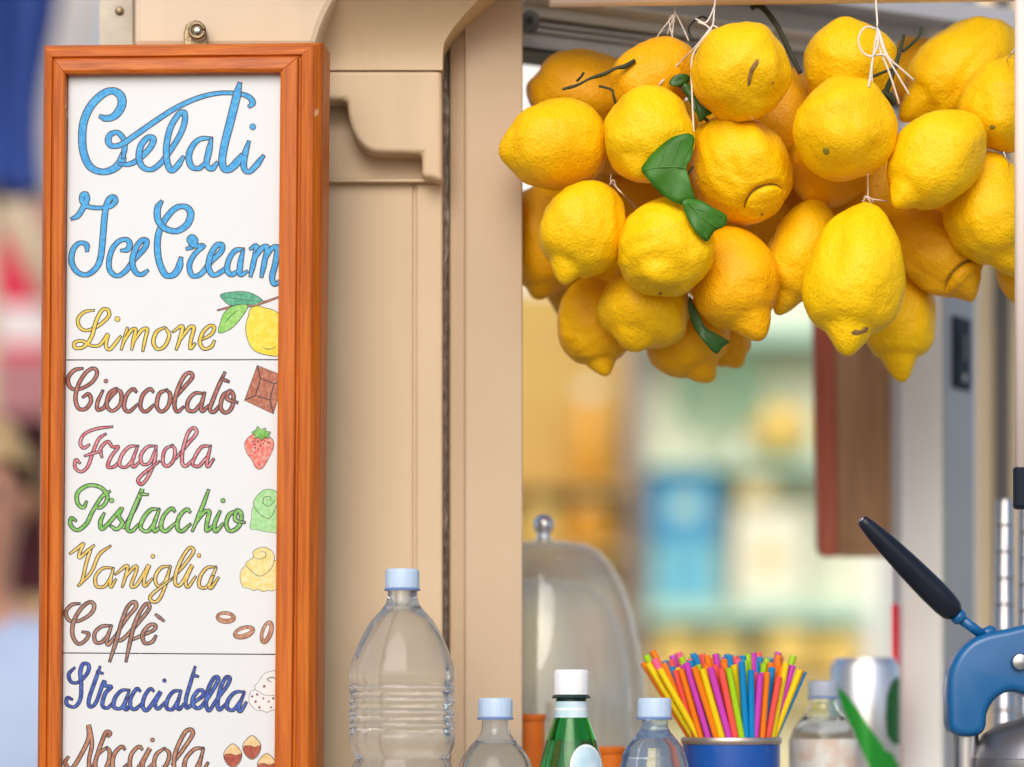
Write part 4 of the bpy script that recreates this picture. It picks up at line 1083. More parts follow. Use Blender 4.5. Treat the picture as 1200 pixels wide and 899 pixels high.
big = [(17.5,692),(17.5,701),(20,708),(26,716),(36,727),(44,740),(51,755),(57,770),(60,780),(61.5,787)]
for k in range(5):
    y0 = 790 + k*14.5
    big += [(61.8,y0),(62,y0+5),(60.6,y0+8.0),(59.0,y0+10.5),(60.6,y0+12.6)]
big += [(62,864),(61,872),(57.5,881),(54.5,886),(54,890),(57,895),(60,902),(61.5,915),(61.5,960),(60,966),(61.5,972),(61.5,1010),(60,1018),(61.5,1024)]
bottle('water_bottle', 471.5, 667, -.085, big, 716, 691, M['pet'], M['cap_blue'], M['ring_blue'], 'big clear water bottle with pale blue cap, tallest on the counter', 19.7, 22, flute=lambda a_, z: 1 + .013*math.sin(a_*12)*(1 if z < 1.395 else max(0, 1-(z-1.395)/.03)))
small = [(16,848),(16,853),(18,860),(24,868),(31,876),(37,884),(41,892),(44,902),(45,912),(44,922),(45,932),(44,945),(45,960),(44,975),(45,1000),(45,1040)]
bottle('water_bottle', 580.5, 818, -.05, small, 871, 843, M['pet'], M['cap_blue'], M['ring_blue'], 'small clear water bottle in front of the beige post', 20, 22)
small2 = [(16,848),(16,852),(19,858),(26,866),(32,874),(36,881),(38,886),(38.4,888),(38.0,890),(39.4,893),(40.6,900),(42,912),(44,922),(43,930),(44,945),(43,960),(44,975),(44,1040)]
bottle('water_bottle', 767, 818, -.045, small2, 866, 843, M['pet_blue'], M['cap_blue'], M['ring_blue'], 'small blue-tinted water bottle in front of the straw tin', 19.6, 22)
small3 = [(15,820),(15,824),(17,831),(24,840),(31,848),(36,856),(39,866),(40,880),(39,890),(40,905),(39,920),(40,980)]
b3 = bottle('water_bottle', 965, 798, .14, small3, 846, 818, M['pet_far'], M['cap_grey'], M['ring_blue'], 'blurred small bottle with grey cap in front of the soda can', 17.5, 18)
c3 = P(965, 0, .14)
lathe('label_band', [(40.3*K(.14), P(0,905,.14).z), (40.3*K(.14), P(0,866,.14).z)], (c3.x, .14, 0), M['paper_mixed'], b3, 48, caps=False)
# green glass bottle
gx, gY = 669.5, -.04; k = K(gY); gc = P(gx, 0, gY)
gb = empty('glass_bottle', (gc.x, gY, CT), 'green glass mineral water bottle with white cap and pale blue labels', 'bottle')
gp = [(17.5,817),(18,822),(20,840),(24,852),(29,866),(34,882),(38,900),(41,920),(42,940),(42,1090)]
pr = [(r*k, P(gx,y,gY).z) for r, y in gp]
pr = [(0, pr[0][1])] + pr + [(40*k, CT+.004), (34*k, CT+.0006), (0, CT+.006)]
body = lathe('bottle_body', pr[::-1], (gc.x, gY, 0), M['green_glass'], gb, 64)
zl = P(gx, 868, gY).z
ip = [(0, zl), (27*k, zl)] + [((r-2.2)*k, P(gx,y,gY).z) for r, y in gp[::-1] if y < 866 and y > 817] + [(14*k, P(gx,818.5,gY).z), (0, P(gx,818.5,gY).z)]
ao = lathe('air_space', ip, (gc.x, gY, 0), M['green_glass'], body, 48); ao.data.flip_normals()
lathe('neck_label', [(20.4*k, P(gx,841,gY).z), (18.8*k, P(gx,822,gY).z), (18.5*k, P(gx,822,gY).z), (20.1*k, P(gx,841,gY).z)], (gc.x, gY, 0), M['paper_blue'], gb, 48, caps=False)
lathe('neck_label_stripe', [(19.75*k, P(gx,832.5,gY).z), (19.55*k, P(gx,829.5,gY).z)], (gc.x, gY, 0), M['paper_white'], gb, 48, caps=False)
r = 20.6*k; z0 = P(gx,814,gY).z; z1 = P(gx,785,gY).z
lathe('cap', [(0,z0),(r,z0),(r,z1-.003),(r*.97,z1-.001),(r*.9,z1),(0,z1)], (gc.x, gY, 0), M['cap_white'], gb, 120, wob=lambda a, z: 1 + (.016 if math.sin(a*60) > 0 else 0)*(1 if z < z1-.002 else 0))
zr = P(gx,818.5,gY).z
lathe('neck_ring', [(.010,zr),(r*1.08,zr),(r*1.10,zr+.0015),(r,zr+.003),(.010,zr+.003)], (gc.x, gY, 0), M['ring_dark'], gb, 48)
# curved oval label
def curved_patch(name, cx, Y, rad_at, poly, m, parent, lift):
    pts = [Vector((x, y, 0)) for x, y in poly]; c = sum(pts, Vector())/len(pts); n = len(pts); vs = []
    cw = P(cx, 0, Y).x; kk = K(Y)
    for ring in (1, .75, .5, .25, 0):
        for p in pts:
            q = c + (p-c)*ring; r_ = rad_at(q.y) + lift
            dx = max(-.98, min(.98, (q.x - cx)/r_)); w_ = P(cx, q.y, Y)
            vs.append(Vector((cw + r_*kk*dx, Y - r_*kk*math.sqrt(1-dx*dx), w_.z)))
            if ring == 0: break
    fs = []
    for r_ in range(3):
        for j in range(n):
            kx = (j+1) % n; fs.append((r_*n+j, r_*n+kx, (r_+1)*n+kx, (r_+1)*n+j))
    fs += [(3*n+j, 3*n+(j+1) % n, 4*n) for j in range(n)]
    return fix_normals(mk(name, vs, fs, m, parent, True))
def gr_(y):
    for (ra, ya), (rb, yb) in zip(gp, gp[1:]):
        if ya <= y <= yb: return ra + (rb-ra)*(y-ya)/(yb-ya)
    return gp[-1][0]
curved_patch('oval_label', gx, gY, gr_, [(686+19*math.cos(t), 899+27*math.sin(t)) for t in [k_*math.pi/16 for k_ in range(32)]], M['paper_white'], gb, .5)
curved_patch('oval_label_field', gx, gY, gr_, [(686+17*math.cos(t), 899+24.5*math.sin(t)) for t in [k_*math.pi/16 for k_ in range(32)]], M['paper_blue'], gb, .9)

# ------------------------------------------------------------------ soda can
cx, cY = 1013.5, .29; kk = K(cY); cc_ = P(cx, 0, cY)
can = empty('soda_can', (cc_.x, cY, RZ), 'silver soda can with green swoosh beside the white post', 'can')
zt_ = P(cx, 771, cY).z; r = .0335
lathe('can_body', [(0,RZ+.004),(.022,RZ+.0005),(.026,RZ+.0005),(.030,RZ+.006),(r,RZ+.014),(r,zt_-.009),(.030,zt_-.003),(.029,zt_-.0005),(.0275,zt_),(.0262,zt_-.003),(0,zt_-.003)], (cc_.x, cY, 0), M['can_alu'], can, 64)
rp_ = r/kk
def curved_strip(name, rows, m):
    vs = []; fs = []; cw = cc_.x; r_ = rp_ + 1.0; N = 28
    for y_, xa, xb in rows:
        for t in range(N+1):
            d_ = max(-.985, min(.985, (xa + (xb-xa)*t/N - cx)/r_)); vs.append(Vector((cw + r_*kk*d_, cY - r_*kk*math.sqrt(1-d_*d_), P(0, y_, cY).z)))
    for a_ in range(len(rows)-1):
        for t in range(N): o_ = a_*(N+1)+t; fs.append((o_, o_+1, o_+N+2, o_+N+1))
    return fix_normals(mk(name, vs, fs, m, can, True))
curved_strip('swoosh', [(806,977,980),(815,980,989),(830,984,1000),(850,992,1012),(870,1001,1027),(885,1008,1044),(897,1013,1053),(907,1016,1054),(914,1018,1054)], M['can_green'])
curved_strip('swoosh_shade', [(794,1047,1052),(802,1041,1054),(815,1036,1054),(840,1034,1054),(862,1036,1054),(872,1044,1054)], M['can_dark'])
rs = tube('drinking_straw', [P(1049.5, 900, .372), P(1049, 708, .366)], .0042, M['red_plastic'], None, 12, 1)
tag(rs, 'single red plastic stick standing between the soda can and the white post', 'stick')

# ------------------------------------------------------------------ tin with straws
tx, tY = 857, .02; k = K(tY); tc_ = P(tx, 0, tY); TR = 58*k; zr = P(0, 864, tY).z
tin = empty('straw_tin', (tc_.x, tY, CT), 'royal blue round tin full of coloured drinking straws', 'tin')
lathe('tin_body', [(0,CT+.002),(TR*.97,CT+.002),(TR*.985,CT+.006),(TR*.985,zr-.006),(TR*.955,zr-.006),(TR*.955,CT+.006),(0,CT+.006)], (tc_.x, tY, 0), M['tin_blue'], tin, 72)
lathe('tin_rim', [(TR*.95,zr-.0062),(TR*1.0,zr-.0062),(TR*1.02,zr-.0048),(TR*1.02,zr-.0012),(TR*1.0,zr),(TR*.97,zr),(TR*.95,zr-.0014)], (tc_.x, tY, 0), M['rim'], tin, 72)
lathe('tin_base_rim', [(TR*.97,CT),(TR*1.0,CT),(TR*1.01,CT+.002),(TR*.99,CT+.004)], (tc_.x, tY, 0), M['steel'], tin, 72)
SC = {'orange':(.85,.20,.005),'yellow':(.80,.58,.005),'lime':(.35,.60,.01),'magenta':(.55,.05,.45),'blue':(.0,.22,.52),'coral':(.82,.09,.07),'pink':(.85,.12,.25)}
for n_, c_ in SC.items(): M['straw_'+n_] = mat('straw_'+n_, c_, .38, sss=0, spec=.45)
def straw(rx, ry, topx, topy, ztop, colour, r=.0030, label=None):
    b = Vector((tc_.x + rx*.55, tY + ry*.55, CT+.0075)); rim = Vector((tc_.x + rx, tY + ry, zr)); top = Vector((tc_.x + topx, tY + topy, ztop))
    seg = 12; d = (top - rim).normalized(); x_ = d.cross(Vector((0,1,0))).normalized(); y_ = d.cross(x_); v = []; f = []
    rings = [(b, r), (rim, r), (top, r), (top, r*.84), (top - d*.03, r*.84)]
    for c_, q in rings:
        for j in range(seg):
            a_ = 2*math.pi*j/seg; v.append(c_ + (x_*math.cos(a_) + y_*math.sin(a_))*q)
    for i in range(len(rings)-1):
        for j in range(seg):
            k_ = (j+1) % seg; f.append((i*seg+j, i*seg+k_, (i+1)*seg+k_, (i+1)*seg+j))
    f.append(tuple(range(seg)))
    o = fix_normals(mk('drinking_straw', v, f, M['straw_'+colour], None, True))
    bm = bmesh.new(); bm.from_mesh(o.data)
    for e in bm.edges:
        if len(e.link_faces) == 2 and e.calc_face_angle(0) > R(50): e.smooth = False
    bm.to_mesh(o.data); bm.free()
    tag(o, label or colour + ' plastic drinking straw standing behind the front row in the blue tin', 'straw', colour + (' straws in the front row of the blue tin' if label else ' straws behind the front row of the blue tin'))
front = [  # rim px, top px, top py, colour: the front row left to right
 (802,753,776,'orange'),(806,758,777,'yellow'),(812,771,784,'yellow'),(803,781,784,'orange'),(808,790,785,'coral'),(815,796,786,'orange'),(824,801,779,'magenta'),(834,810,783,'orange'),(841,819,785,'yellow'),
 (850,828,784,'magenta'),(858,840,785,'coral'),(866,849,785,'lime'),(872,864,777,'blue'),(879,875,787,'blue'),(884,886,791,'magenta'),(893,894,788,'orange'),(901,909,793,'coral'),(907,918,778,'yellow'),(910,935,785,'yellow'),(912,940,787,'blue')]
ORD = 'leftmost,second,third,fourth,fifth,sixth,seventh,eighth,ninth,tenth,eleventh,twelfth,thirteenth,fourteenth,fifteenth,sixteenth,seventeenth,eighteenth,nineteenth,rightmost'.split(',')
for fi_, (rxp, txp, typ, col) in enumerate(front):
    rx = (rxp - tx)*k*.90; ry = -math.sqrt(max(0, (TR*.90)**2 - rx*rx))
    straw(rx, ry, (txp - tx)*k, ry*1.25, P(0, typ, tY).z + rnd.uniform(-.001,.001), col, label=col + ' drinking straw, ' + ORD[fi_] + ('' if fi_ in (0, 19) else ' from the left') + ' in the front row of the blue tin')
for (ra, ta, ya, ca_), (rb, tb, yb, cb_), col in zip(front, front[1:], ['lime','pink','orange','blue','yellow','magenta','blue','lime','orange','coral','orange','yellow','lime','coral','magenta','blue','orange','magenta','orange']):
    rx = ((ra+rb)/2 - tx)*k*.86; ry = -math.sqrt(max(0, (TR*.90)**2 - rx*rx))*.78
    straw(rx, ry, ((ta+tb)/2 - tx)*k, ry*1.2, P(0, (ya+yb)/2 - 4 + rnd.uniform(-4,4), tY).z, col)
second = [(800,764,762,'orange'),(812,776,781,'blue'),(822,797,770,'lime'),(832,806,772,'pink'),(838,812,768,'blue'),(845,826,768,'orange'),(853,836,766,'magenta'),(860,846,772,'orange'),(866,852,768,'blue'),(872,862,772,'pink'),(878,868,768,'blue'),(882,874,766,'lime'),(890,880,765,'magenta'),(895,893,777,'lime'),(900,901,776,'orange'),(905,911,776,'orange'),(896,884,774,'blue'),(885,858,770,'coral')]
for i, (rxp, txp, typ, col) in enumerate(second):
    rx = (rxp - tx)*k*.78; ry = -math.sqrt(max(0, (TR*.66)**2 - rx*rx*.6))*.75
    straw(rx, ry, (txp - tx)*k, ry*1.2, P(0, typ + 1, tY).z, col)
cols = ['orange','pink','lime','blue','magenta','yellow','coral']
for i in range(40):
    a_ = i*2.39996; q = math.sqrt((i+.5)/40)*TR*.84
    rx = q*math.cos(a_); ry = abs(q*math.sin(a_))*.9 + .002
    straw(rx, ry, rx*1.75 - .004, ry*1.5, P(0, 768 + rnd.uniform(-4, 7), tY).z, cols[i*5 % 7])

# ------------------------------------------------------------------ clear cake dome
dx, dY = 637, .24; k = K(dY); dc = P(dx, 0, dY)
dome = empty('cake_dome', (dc.x, dY, CT), 'clear plastic cake dome with chrome knob behind the green bottle', 'cake dome')
dp = [(0,634),(30,634.5),(52,638),(68,647),(80,661),(90,678),(99,700),(107,727),(114,758),(119,790),(123,830),(125,880),(126,1090)]
outer = [(r_*k, P(0,y_,dY).z) for r_, y_ in dp]; outer = [(r_, max(z_, CT+.006)) for r_, z_ in outer]
inn = [(max(0, r_-.0022), z_-.0022) for r_, z_ in outer[:-1]] + [(outer[-1][0]-.0022, outer[-1][1])]
lathe('dome_shell', outer + inn[::-1], (dc.x, dY, 0), M['acrylic'], dome, 96, caps=False)
dp2 = [(0,681),(30,680),(48,683),(62,691),(74,704),(84,722),(92,745),(98,775),(102,810),(104,850),(105,1080)]
o2 = [(r_*k, max(P(0,y_,dY).z, CT+.006)) for r_, y_ in dp2]; i2 = [(max(0, r_-.0018), z_-.0018) for r_, z_ in o2[:-1]] + [(o2[-1][0]-.0018, o2[-1][1])]
lathe('inner_cover', o2 + i2[::-1], (dc.x, dY, 0), M['acrylic'], dome, 96, caps=False)
kz = P(0,634,dY).z
lathe('knob', [(0,kz),(.0095,kz),(.0095,kz+.001),(.0062,kz+.003),(.0058,kz+.0065),(.0068,kz+.008)] + [(.0098*math.cos(t), kz+.0155+.0098*math.sin(t)) for t in [R(a_) for a_ in range(-46, 91, 8)]], (dc.x, dY, 0), M['chrome'], dome, 40)
lathe('base_plate', [(0,CT+.0005),(.104,CT+.0005),(.107,CT+.004),(.107,CT+.0055),(0,CT+.0055)], (dc.x, dY, 0), M['plate'], dome, 64)
dv = []; df = []
for i in range(150):
    a_ = R(rnd.uniform(-95, 10)); t = rnd.random()**.8*10.5 + .8; i0 = min(int(t)+1, 11); fr_ = t - int(t)
    (ra, za), (rb, zb_) = outer[i0-1], outer[i0]; rr = ra + (rb-ra)*fr_; zz = za + (zb_-za)*fr_
    if zz < 1.28: continue
    sz = rnd.uniform(.0004, .0011); c_ = Vector((dc.x + rr*math.cos(a_), dY + rr*math.sin(a_), zz)); b0 = len(dv)
    nrm = Vector((math.cos(a_), math.sin(a_), .4)).normalized(); x_ = nrm.cross(Vector((0,0,1))).normalized(); y_ = nrm.cross(x_)
    for j in range(6): dv.append(c_ + (x_*math.cos(j*1.0472) + y_*math.sin(j*1.0472)*1.25)*sz + nrm*.0001)
    dv.append(c_ + nrm*sz*.55)
    for j in range(6): df.append((b0+j, b0+(j+1) % 6, b0+6))
dr_ = mk('water_drops', dv, df, M['drop'], dome, True); dr_['kind'] = 'stuff'
# orange tubs standing in front of the dome
for px, top, wpx, Yt, lab in ((619, 838, 20, .104, 'taller orange plastic tub between the beige post and the cake dome'), (716, 876, 17, .106, 'shorter orange plastic tub right of the green glass bottle')):
    q = P(px, top, Yt); r_ = wpx*K(Yt); zb_ = CT + .0005
    e = empty('tub', (q.x, Yt, zb_), lab, 'tub')
    lathe('tub_body', [(0,zb_),(r_*.82,zb_),(r_*.84,zb_+.003),(r_*.98,q.z-.006),(0,q.z-.004)], (q.x, Yt, 0), M['orange_food'], e, 32)
    lathe('tub_lid', [(0,q.z-.0039),(r_,q.z-.0055),(r_*1.05,q.z-.004),(r_*1.05,q.z),(r_*.9,q.z+.001),(0,q.z+.0005)], (q.x, Yt, 0), M['orange_food'], e, 32)

# ------------------------------------------------------------------ citrus press
def j4(p): return (940 + p[0]/2.65, 560 + p[1]/2.65)
press = empty('citrus_press', P(1132, 1107, .03), 'blue lever citrus press with black handle at the right end of the counter', 'juicer')
JY = .01
arch = [j4(p) for p in [(458,765),(456,720),(455,650),(463,592),(488,542),(528,503),(580,481),(640,468),(700,455),(760,452),(830,462),(880,490),(905,540),(905,640),(860,680),(820,700),(770,690),(720,682),(690,672),(652,664),(618,675),(592,700),(577,735),(574,768),(562,792),(540,802),(516,804),(492,802),(468,790)]]
def rounded_prism(name, poly, Y, dep, m, parent, rad):
    pts_ = [Vector((x, y, 0)) for x, y in poly]; n_ = len(pts_); ar = sum(pts_[i].x*pts_[(i+1) % n_].y - pts_[(i+1) % n_].x*pts_[i].y for i in range(n_))
    nrm = []
    for i_ in range(n_):
        d_ = (pts_[(i_+1) % n_] - pts_[i_-1]).normalized(); q_ = Vector((-d_.y, d_.x, 0)); nrm.append(q_ if ar > 0 else -q_)
    rp2 = rad/S; v = []; f = []; rings = []
    for t_ in [R(a_) for a_ in range(0, 91, 15)]: rings.append((rp2*(1-math.sin(t_)), Y + rad*(1-math.cos(t_))))
    for t_ in [R(a_) for a_ in range(90, -1, -15)]: rings.append((rp2*(1-math.sin(t_)), Y + dep - rad*(1-math.cos(t_))))
    for off, yy in rings:
        for p_, q_ in zip(pts_, nrm):
            w_ = p_ + q_*off; g_ = P(w_.x, w_.y, Y); v.append(Vector((g_.x, yy, g_.z)))
    for a_ in range(len(rings)-1):
        for k_ in range(n_): b_ = (k_+1) % n_; f.append((a_*n_+k_, a_*n_+b_, (a_+1)*n_+b_, (a_+1)*n_+k_))
    f += [tuple(range(n_)), tuple(range(len(v)-1, len(v)-n_-1, -1))]
    o = fix_normals(mk(name, v, f, m, parent, True)); return o
pts = [Vector((x, y, 0)) for x, y in arch]; ext = [pts[-1]] + pts + [pts[0], pts[1]]; cc2 = catmull(ext, 3)[3:3+3*len(pts)]
pb = rounded_prism('press_head', [(p.x, p.y) for p in cc2], JY - .018, .040, M['blue_enamel'], press, .0068)
q = P(*j4((676,572)), JY - .0195)
bo = lathe('pivot_bolt', [(0,0),(.0072,0),(.0078,.0015),(.0066,.0042),(.003,.0052),(0,.0054)], (0,0,0), M['brushed'], press, 32)
bo.rotation_euler = (R(90), 0, 0); bo.location = q - ORIG[press]
so_ = lathe('set_screw', [(0,0),(.0030,0),(.0030,.002),(.0015,.003),(0,.003)], (0,0,0), M['dark_grey'], press, 16); so_.rotation_euler = (0, R(-90), 0); so_.location = P(1112.2, 839, JY+.002) - ORIG[press]
cxp = 940 + 509/2.65; q = P(cxp, 0, JY+.002)
lathe('column', [(0,CT+.012),(39/2.65*S,CT+.012),(39/2.65*S,P(0,861,JY).z),(0,P(0,861,JY).z)], (q.x, JY+.002, 0), M['brushed'], press, 40)
box('base', (q.x-.03, JY-.09, CT+.0005), (q.x+.17, JY+.09, CT+.0118), M['blue_enamel'], press, .003)
# lever: rod, collar and tapered grip
g0 = P(*j4((186,131)), JY-.03); g1 = P(*j4((478,424)), JY-.012); r1 = P(*j4((575,498)), JY-.002)
ax = (g1 - g0).normalized(); L_ = (g1-g0).length
def round_bar(name, a_, b_, prof, m, parent, seg=28):
    d = b_ - a_; x_ = d.cross(Vector((0,1,0))).normalized(); y_ = d.normalized().cross(x_); v = []; f = []
    for t, r_ in prof:
        for j in range(seg):
            an = 2*math.pi*j/seg; v.append(a_ + d*t + (x_*math.cos(an) + y_*math.sin(an))*r_)
    for i in range(len(prof)-1):
        for j in range(seg):
            k_ = (j+1) % seg; f.append((i*seg+j, i*seg+k_, (i+1)*seg+k_, (i+1)*seg+j))
    f += [tuple(range(seg-1,-1,-1)), tuple((len(prof)-1)*seg + j for j in range(seg))]
    return fix_normals(mk(name, v, f, m, parent, True))
pxm = S/2.65
gp_ = round_bar('handle_grip', g0, g1, [(-.012,5*pxm),(-.004,15*pxm),(.01,19*pxm),(.05,22*pxm),(.15,28*pxm),(.3,34*pxm),(.5,39*pxm),(.72,42*pxm),(.88,41*pxm),(.95,37*pxm),(.985,30*pxm),(1.0,20*pxm)], M['navy_grip'], press)
round_bar('grip_end', g0 - ax*.0016, g0 + ax*.002, [(0,9*pxm),(.2,12*pxm),(1,14*pxm)], M['brushed'], gp_)
round_bar('lever_collar', g1, g1 + ax*.007, [(0,24*pxm),(.3,25*pxm),(.8,25*pxm),(1,20*pxm)], M['blue_enamel'], press)
round_bar('lever_rod', g1 + ax*.006, r1, [(0,16*pxm),(1,16*pxm)], M['blue_enamel'], press)
# bump near where the lever enters
round_bar('lever_socket', P(*j4((545,492)), JY-.002), P(*j4((600,470)), JY-.002), [(0,6*pxm),(.2,16*pxm),(.8,18*pxm),(1,8*pxm)], M['blue_enamel'], press)
# press cone
q = P(940 + 740/2.65, 0, JY+.002); z0 = P(0, 905, JY).z
lathe('press_cone', [(0,z0-.004),(.052,z0-.004),(.0595,z0-.001),(.0605,z0+.004),(.0600,z0+.012),(.0605,z0+.0125),(.058,z0+.022),(.050,z0+.034),(.038,z0+.042),(.020,z0+.047),(.012,z0+.050),(.012,z0+.066),(0,z0+.066)], (q.x, JY+.002, 0), M['cast'], press, 56)
lathe('juice_bowl', [(0,CT+.012),(.035,CT+.012),(.045,CT+.03),(.058,CT+.06),(.060,CT+.075),(.057,CT+.075),(.042,CT+.035),(0,CT+.03)], (q.x, JY+.002, 0), M['brushed'], press, 56)

# tall stack of metal cups behind the press
def cups(px, Y, top_py, n, rpx, label):
    q = P(px, 0, Y); e = empty('cup_stack', (q.x, Y, CT), label, 'cup stack')
    k_ = K(Y); r_ = rpx*k_; zt2 = P(0, top_py, Y).z; n = 16; hh = (zt2 - CT)/n
    for i in range(n):
        za = CT + .0004 + i*hh; zb2 = za + hh*.985
        s0 = 1.25 - .45*(i/n); s1 = 1.25 - .45*((i+.6)/n)
        lathe('cup', [(0,za),(r_*s0*.97,za),(r_*s0,za+.001),(r_*s0,za+.0025),(r_*s1*.975,za+.0035),(r_*s1*.96,zb2-.001),(r_*s1*.9,zb2),(0,zb2)], (q.x, Y, 0), M['brushed'], e, 32)
cups(1177, .26, 586, 14, 13.5, 'tall stack of upturned steel cups behind the press, next to the beige panel')
cups(1204, .20, 594, 14, 13, 'tall stack of upturned steel cups at the right margin behind the press')

# ------------------------------------------------------------------ wooden board hanging by the window
wb = empty('wooden_board', P(1000, 652, .46), 'brown wooden board with red-brown edge hanging behind the lemons', 'board')
WBY = .46
bd = [(953,300),(976,300),(983,652),(968,652),(962,648),(959,640)]
prism('edge_rail', bd, WBY, .028, M['wood_red'], wb, .003)
prism('panel', [(976.5,300),(1060,300),(1060,640),(983,640)], WBY+.006, .014, M['wood_dark'], wb)
prism('lower_rail', [(983.4,640.3),(1060,640.3),(1060,652),(983.4,652)], WBY+.002, .022, M['wood_dark'], wb, .002)

# ------------------------------------------------------------------ stall across the way, seen through the window
def bm_(name, c, rough=.6, c2=None, sc=3): M[name] = mat(name, c, rough, col2=c2, nscale=sc)
bm_('ochre_board', (.60,.40,.10), .6, (.54,.34,.08)); bm_('pale_green', (.76,.80,.62), .6, (.82,.82,.64), 4); bm_('mint_shelf', (.42,.66,.53), .5)
bm_('grey_mauve', (.30,.26,.25), .6); bm_('bright_blue', (.03,.27,.50), .5, (.04,.31,.54)); bm_('cyan', (.15,.50,.60), .5, (.20,.55,.63))
bm_('cream_card', (.82,.80,.62), .6, (.76,.80,.62), 6); bm_('amber', (.74,.37,.04), .35, (.66,.30,.03)); bm_('gold', (.80,.55,.12), .45, (.78,.60,.20), 12)
bm_('leaf_mint', (.20,.48,.30), .6, (.36,.60,.40), 9); bm_('light_yellow', (.76,.64,.32), .6, (.70,.57,.24), 6)
BY = 6.0
stall = empty('market_stall', P(780, 1107, BY), 'blurred souvenir stall with pale green shelves seen through the serving window', 'stall')
pbox('ochre_panel', 560, 338, 735, 1660, BY+.05, .04, M['ochre_board'], stall)
pbox('green_panel', 757, 338, 1020, 1660, BY+.05, .04, M['pale_green'], stall)
pbox('post', 734, 330, 757, 1660, BY-.02, .06, M['grey_mauve'], stall)
pbox('shelf', 757, 380, 1020, 398, BY-.20, .245, M['mint_shelf'], stall)
pbox('shelf', 757, 540, 1020, 549, BY-.20, .245, M['mint_shelf'], stall)
pbox('shelf', 757, 708, 1020, 728, BY-.20, .245, M['mint_shelf'], stall)
pbox('shelf', 757, 800, 1020, 815, BY-.20, .245, M['light_yellow'], stall)
pbox('shelf', 560, 640, 733, 650, BY-.20, .245, M['ochre_board'], stall)
pbox('shelf', 560, 566, 733, 574, BY-.20, .245, M['ochre_board'], stall)
pbox('shelf', 560, 800, 733, 812, BY-.20, .245, M['ochre_board'], stall)
pbox('counter', 560, 900, 1020, 1660, BY-.35, .395, M['light_yellow'], stall)
def jar(px, bot, top, wpx, Y, m, label, cat='jar', name='jar', group='jars on the far stall', lidm='cream_card'):
    q = P(px, bot, Y); zt2 = P(px, top, Y).z; r_ = wpx/2*K(Y); h = zt2 - q.z
    e = empty(name, q, label, cat, group)
    lathe('jar_body', [(0,q.z+.001),(r_*.9,q.z+.001),(r_,q.z+.012),(r_,q.z+h*.68),(r_*.62,q.z+h*.82),(r_*.55,q.z+h*.88),(0,q.z+h*.88)], (q.x, Y, 0), M[m], e, 24)
    lathe('jar_lid', [(0,q.z+h*.881),(r_*.62,q.z+h*.881),(r_*.62,q.z+h),(0,q.z+h)], (q.x, Y, 0), M[lidm], e, 20)
def carton(px0, py0, px1, py1, Y, m, label, dep=.10, m2='cream_card', grp='cartons on the far stall'):
    a_ = P(px0, py0, Y); b_ = P(px1, py1, Y)
    e = empty('carton', ((a_.x+b_.x)/2, Y+dep/2, b_.z), label, 'carton', grp)
    box('carton_body', (a_.x, Y, b_.z+.001), (b_.x, Y+dep, a_.z-.006), M[m], e, .003)
    box('carton_lid', (a_.x-.003, Y-.003, a_.z-.0058), (b_.x+.003, Y+dep+.003, a_.z+.008), M[m], e, .002)
    wx = (b_.x-a_.x)
    box('carton_label', (a_.x+wx*.3, Y-.002, b_.z+(a_.z-b_.z)*.35), (b_.x-wx*.3, Y-.0002, b_.z+(a_.z-b_.z)*.65), M[m2], e)
JY2 = BY-.10
jar(692, 565, 452, 46, JY2, 'amber', 'tall blurred amber jar on the upper ochre shelf of the far stall')
jar(634, 639, 588, 52, JY2, 'gold', 'blurred golden jar on the ochre shelf nearest the beige post')
jar(690, 639, 586, 56, JY2, 'amber', 'blurred amber jar on the ochre shelf beside the grey stall post')
jar(640, 799, 700, 60, JY2, 'gold', 'blurred golden jar low on the far stall behind the cake dome')
jar(700, 799, 690, 50, JY2, 'amber', 'blurred amber jar low on the far stall by the grey post')
carton(764, 552, 842, 638, BY-.16, 'bright_blue', 'blurred bright blue carton on the green shelf of the far stall', .12, 'mint_shelf')
carton(766, 642, 842, 707, BY-.16, 'cyan', 'blurred cyan carton under the bright blue carton', .12, 'bright_blue')
for o in (None,): pass
carton(862, 600, 940, 707, BY-.16, 'cream_card', 'blurred cream carton right of the cyan carton on the far stall', .12, 'light_yellow')
carton(868, 552, 905, 592, BY-.15, 'light_yellow', 'small blurred yellow carton standing on the cream carton', .08, 'cream_card')
def fruit(px, py, wpx, Y, label, m='gold'):
    c_ = P(px, py, Y); r_ = wpx/2*K(Y)
    e = empty('ceramic_pot', (c_.x, Y, c_.z - r_), label, 'pot', 'round pots on the far stall')
    pr_ = [(0, c_.z-r_)] + [(r_*math.cos(t)*1.0, c_.z + r_*math.sin(t)*.94) for t in [R(a_) for a_ in range(-80, 81, 16)]] + [(0, c_.z+r_*1.0)]
    lathe('pot_body', pr_, (c_.x, Y, 0), M[m], e, 24)
    lathe('pot_knob', [(0,c_.z+r_*.99),(.016,c_.z+r_*.99),(.012,c_.z+r_*.99+.02),(0,c_.z+r_*.99+.02)], (c_.x, Y, 0), M['leaf_mint'], e, 8)
fruit(916, 505, 70, BY-.12, 'large blurred round yellow pot on the middle green shelf of the far stall')
for i, (px, py, wp) in enumerate(((792,770,58),(848,772,54),(924,766,66),(985,770,60))):
    fruit(px, py, wp, BY-.14, ['blurred round yellow pot at the left of the lowest green shelf, by the grey post','second blurred round yellow pot on the lowest green shelf, above the straws','blurred round yellow pot on the lowest shelf above the grey-capped bottle','blurred round yellow pot at the right of the lowest shelf behind the soda can'][i])
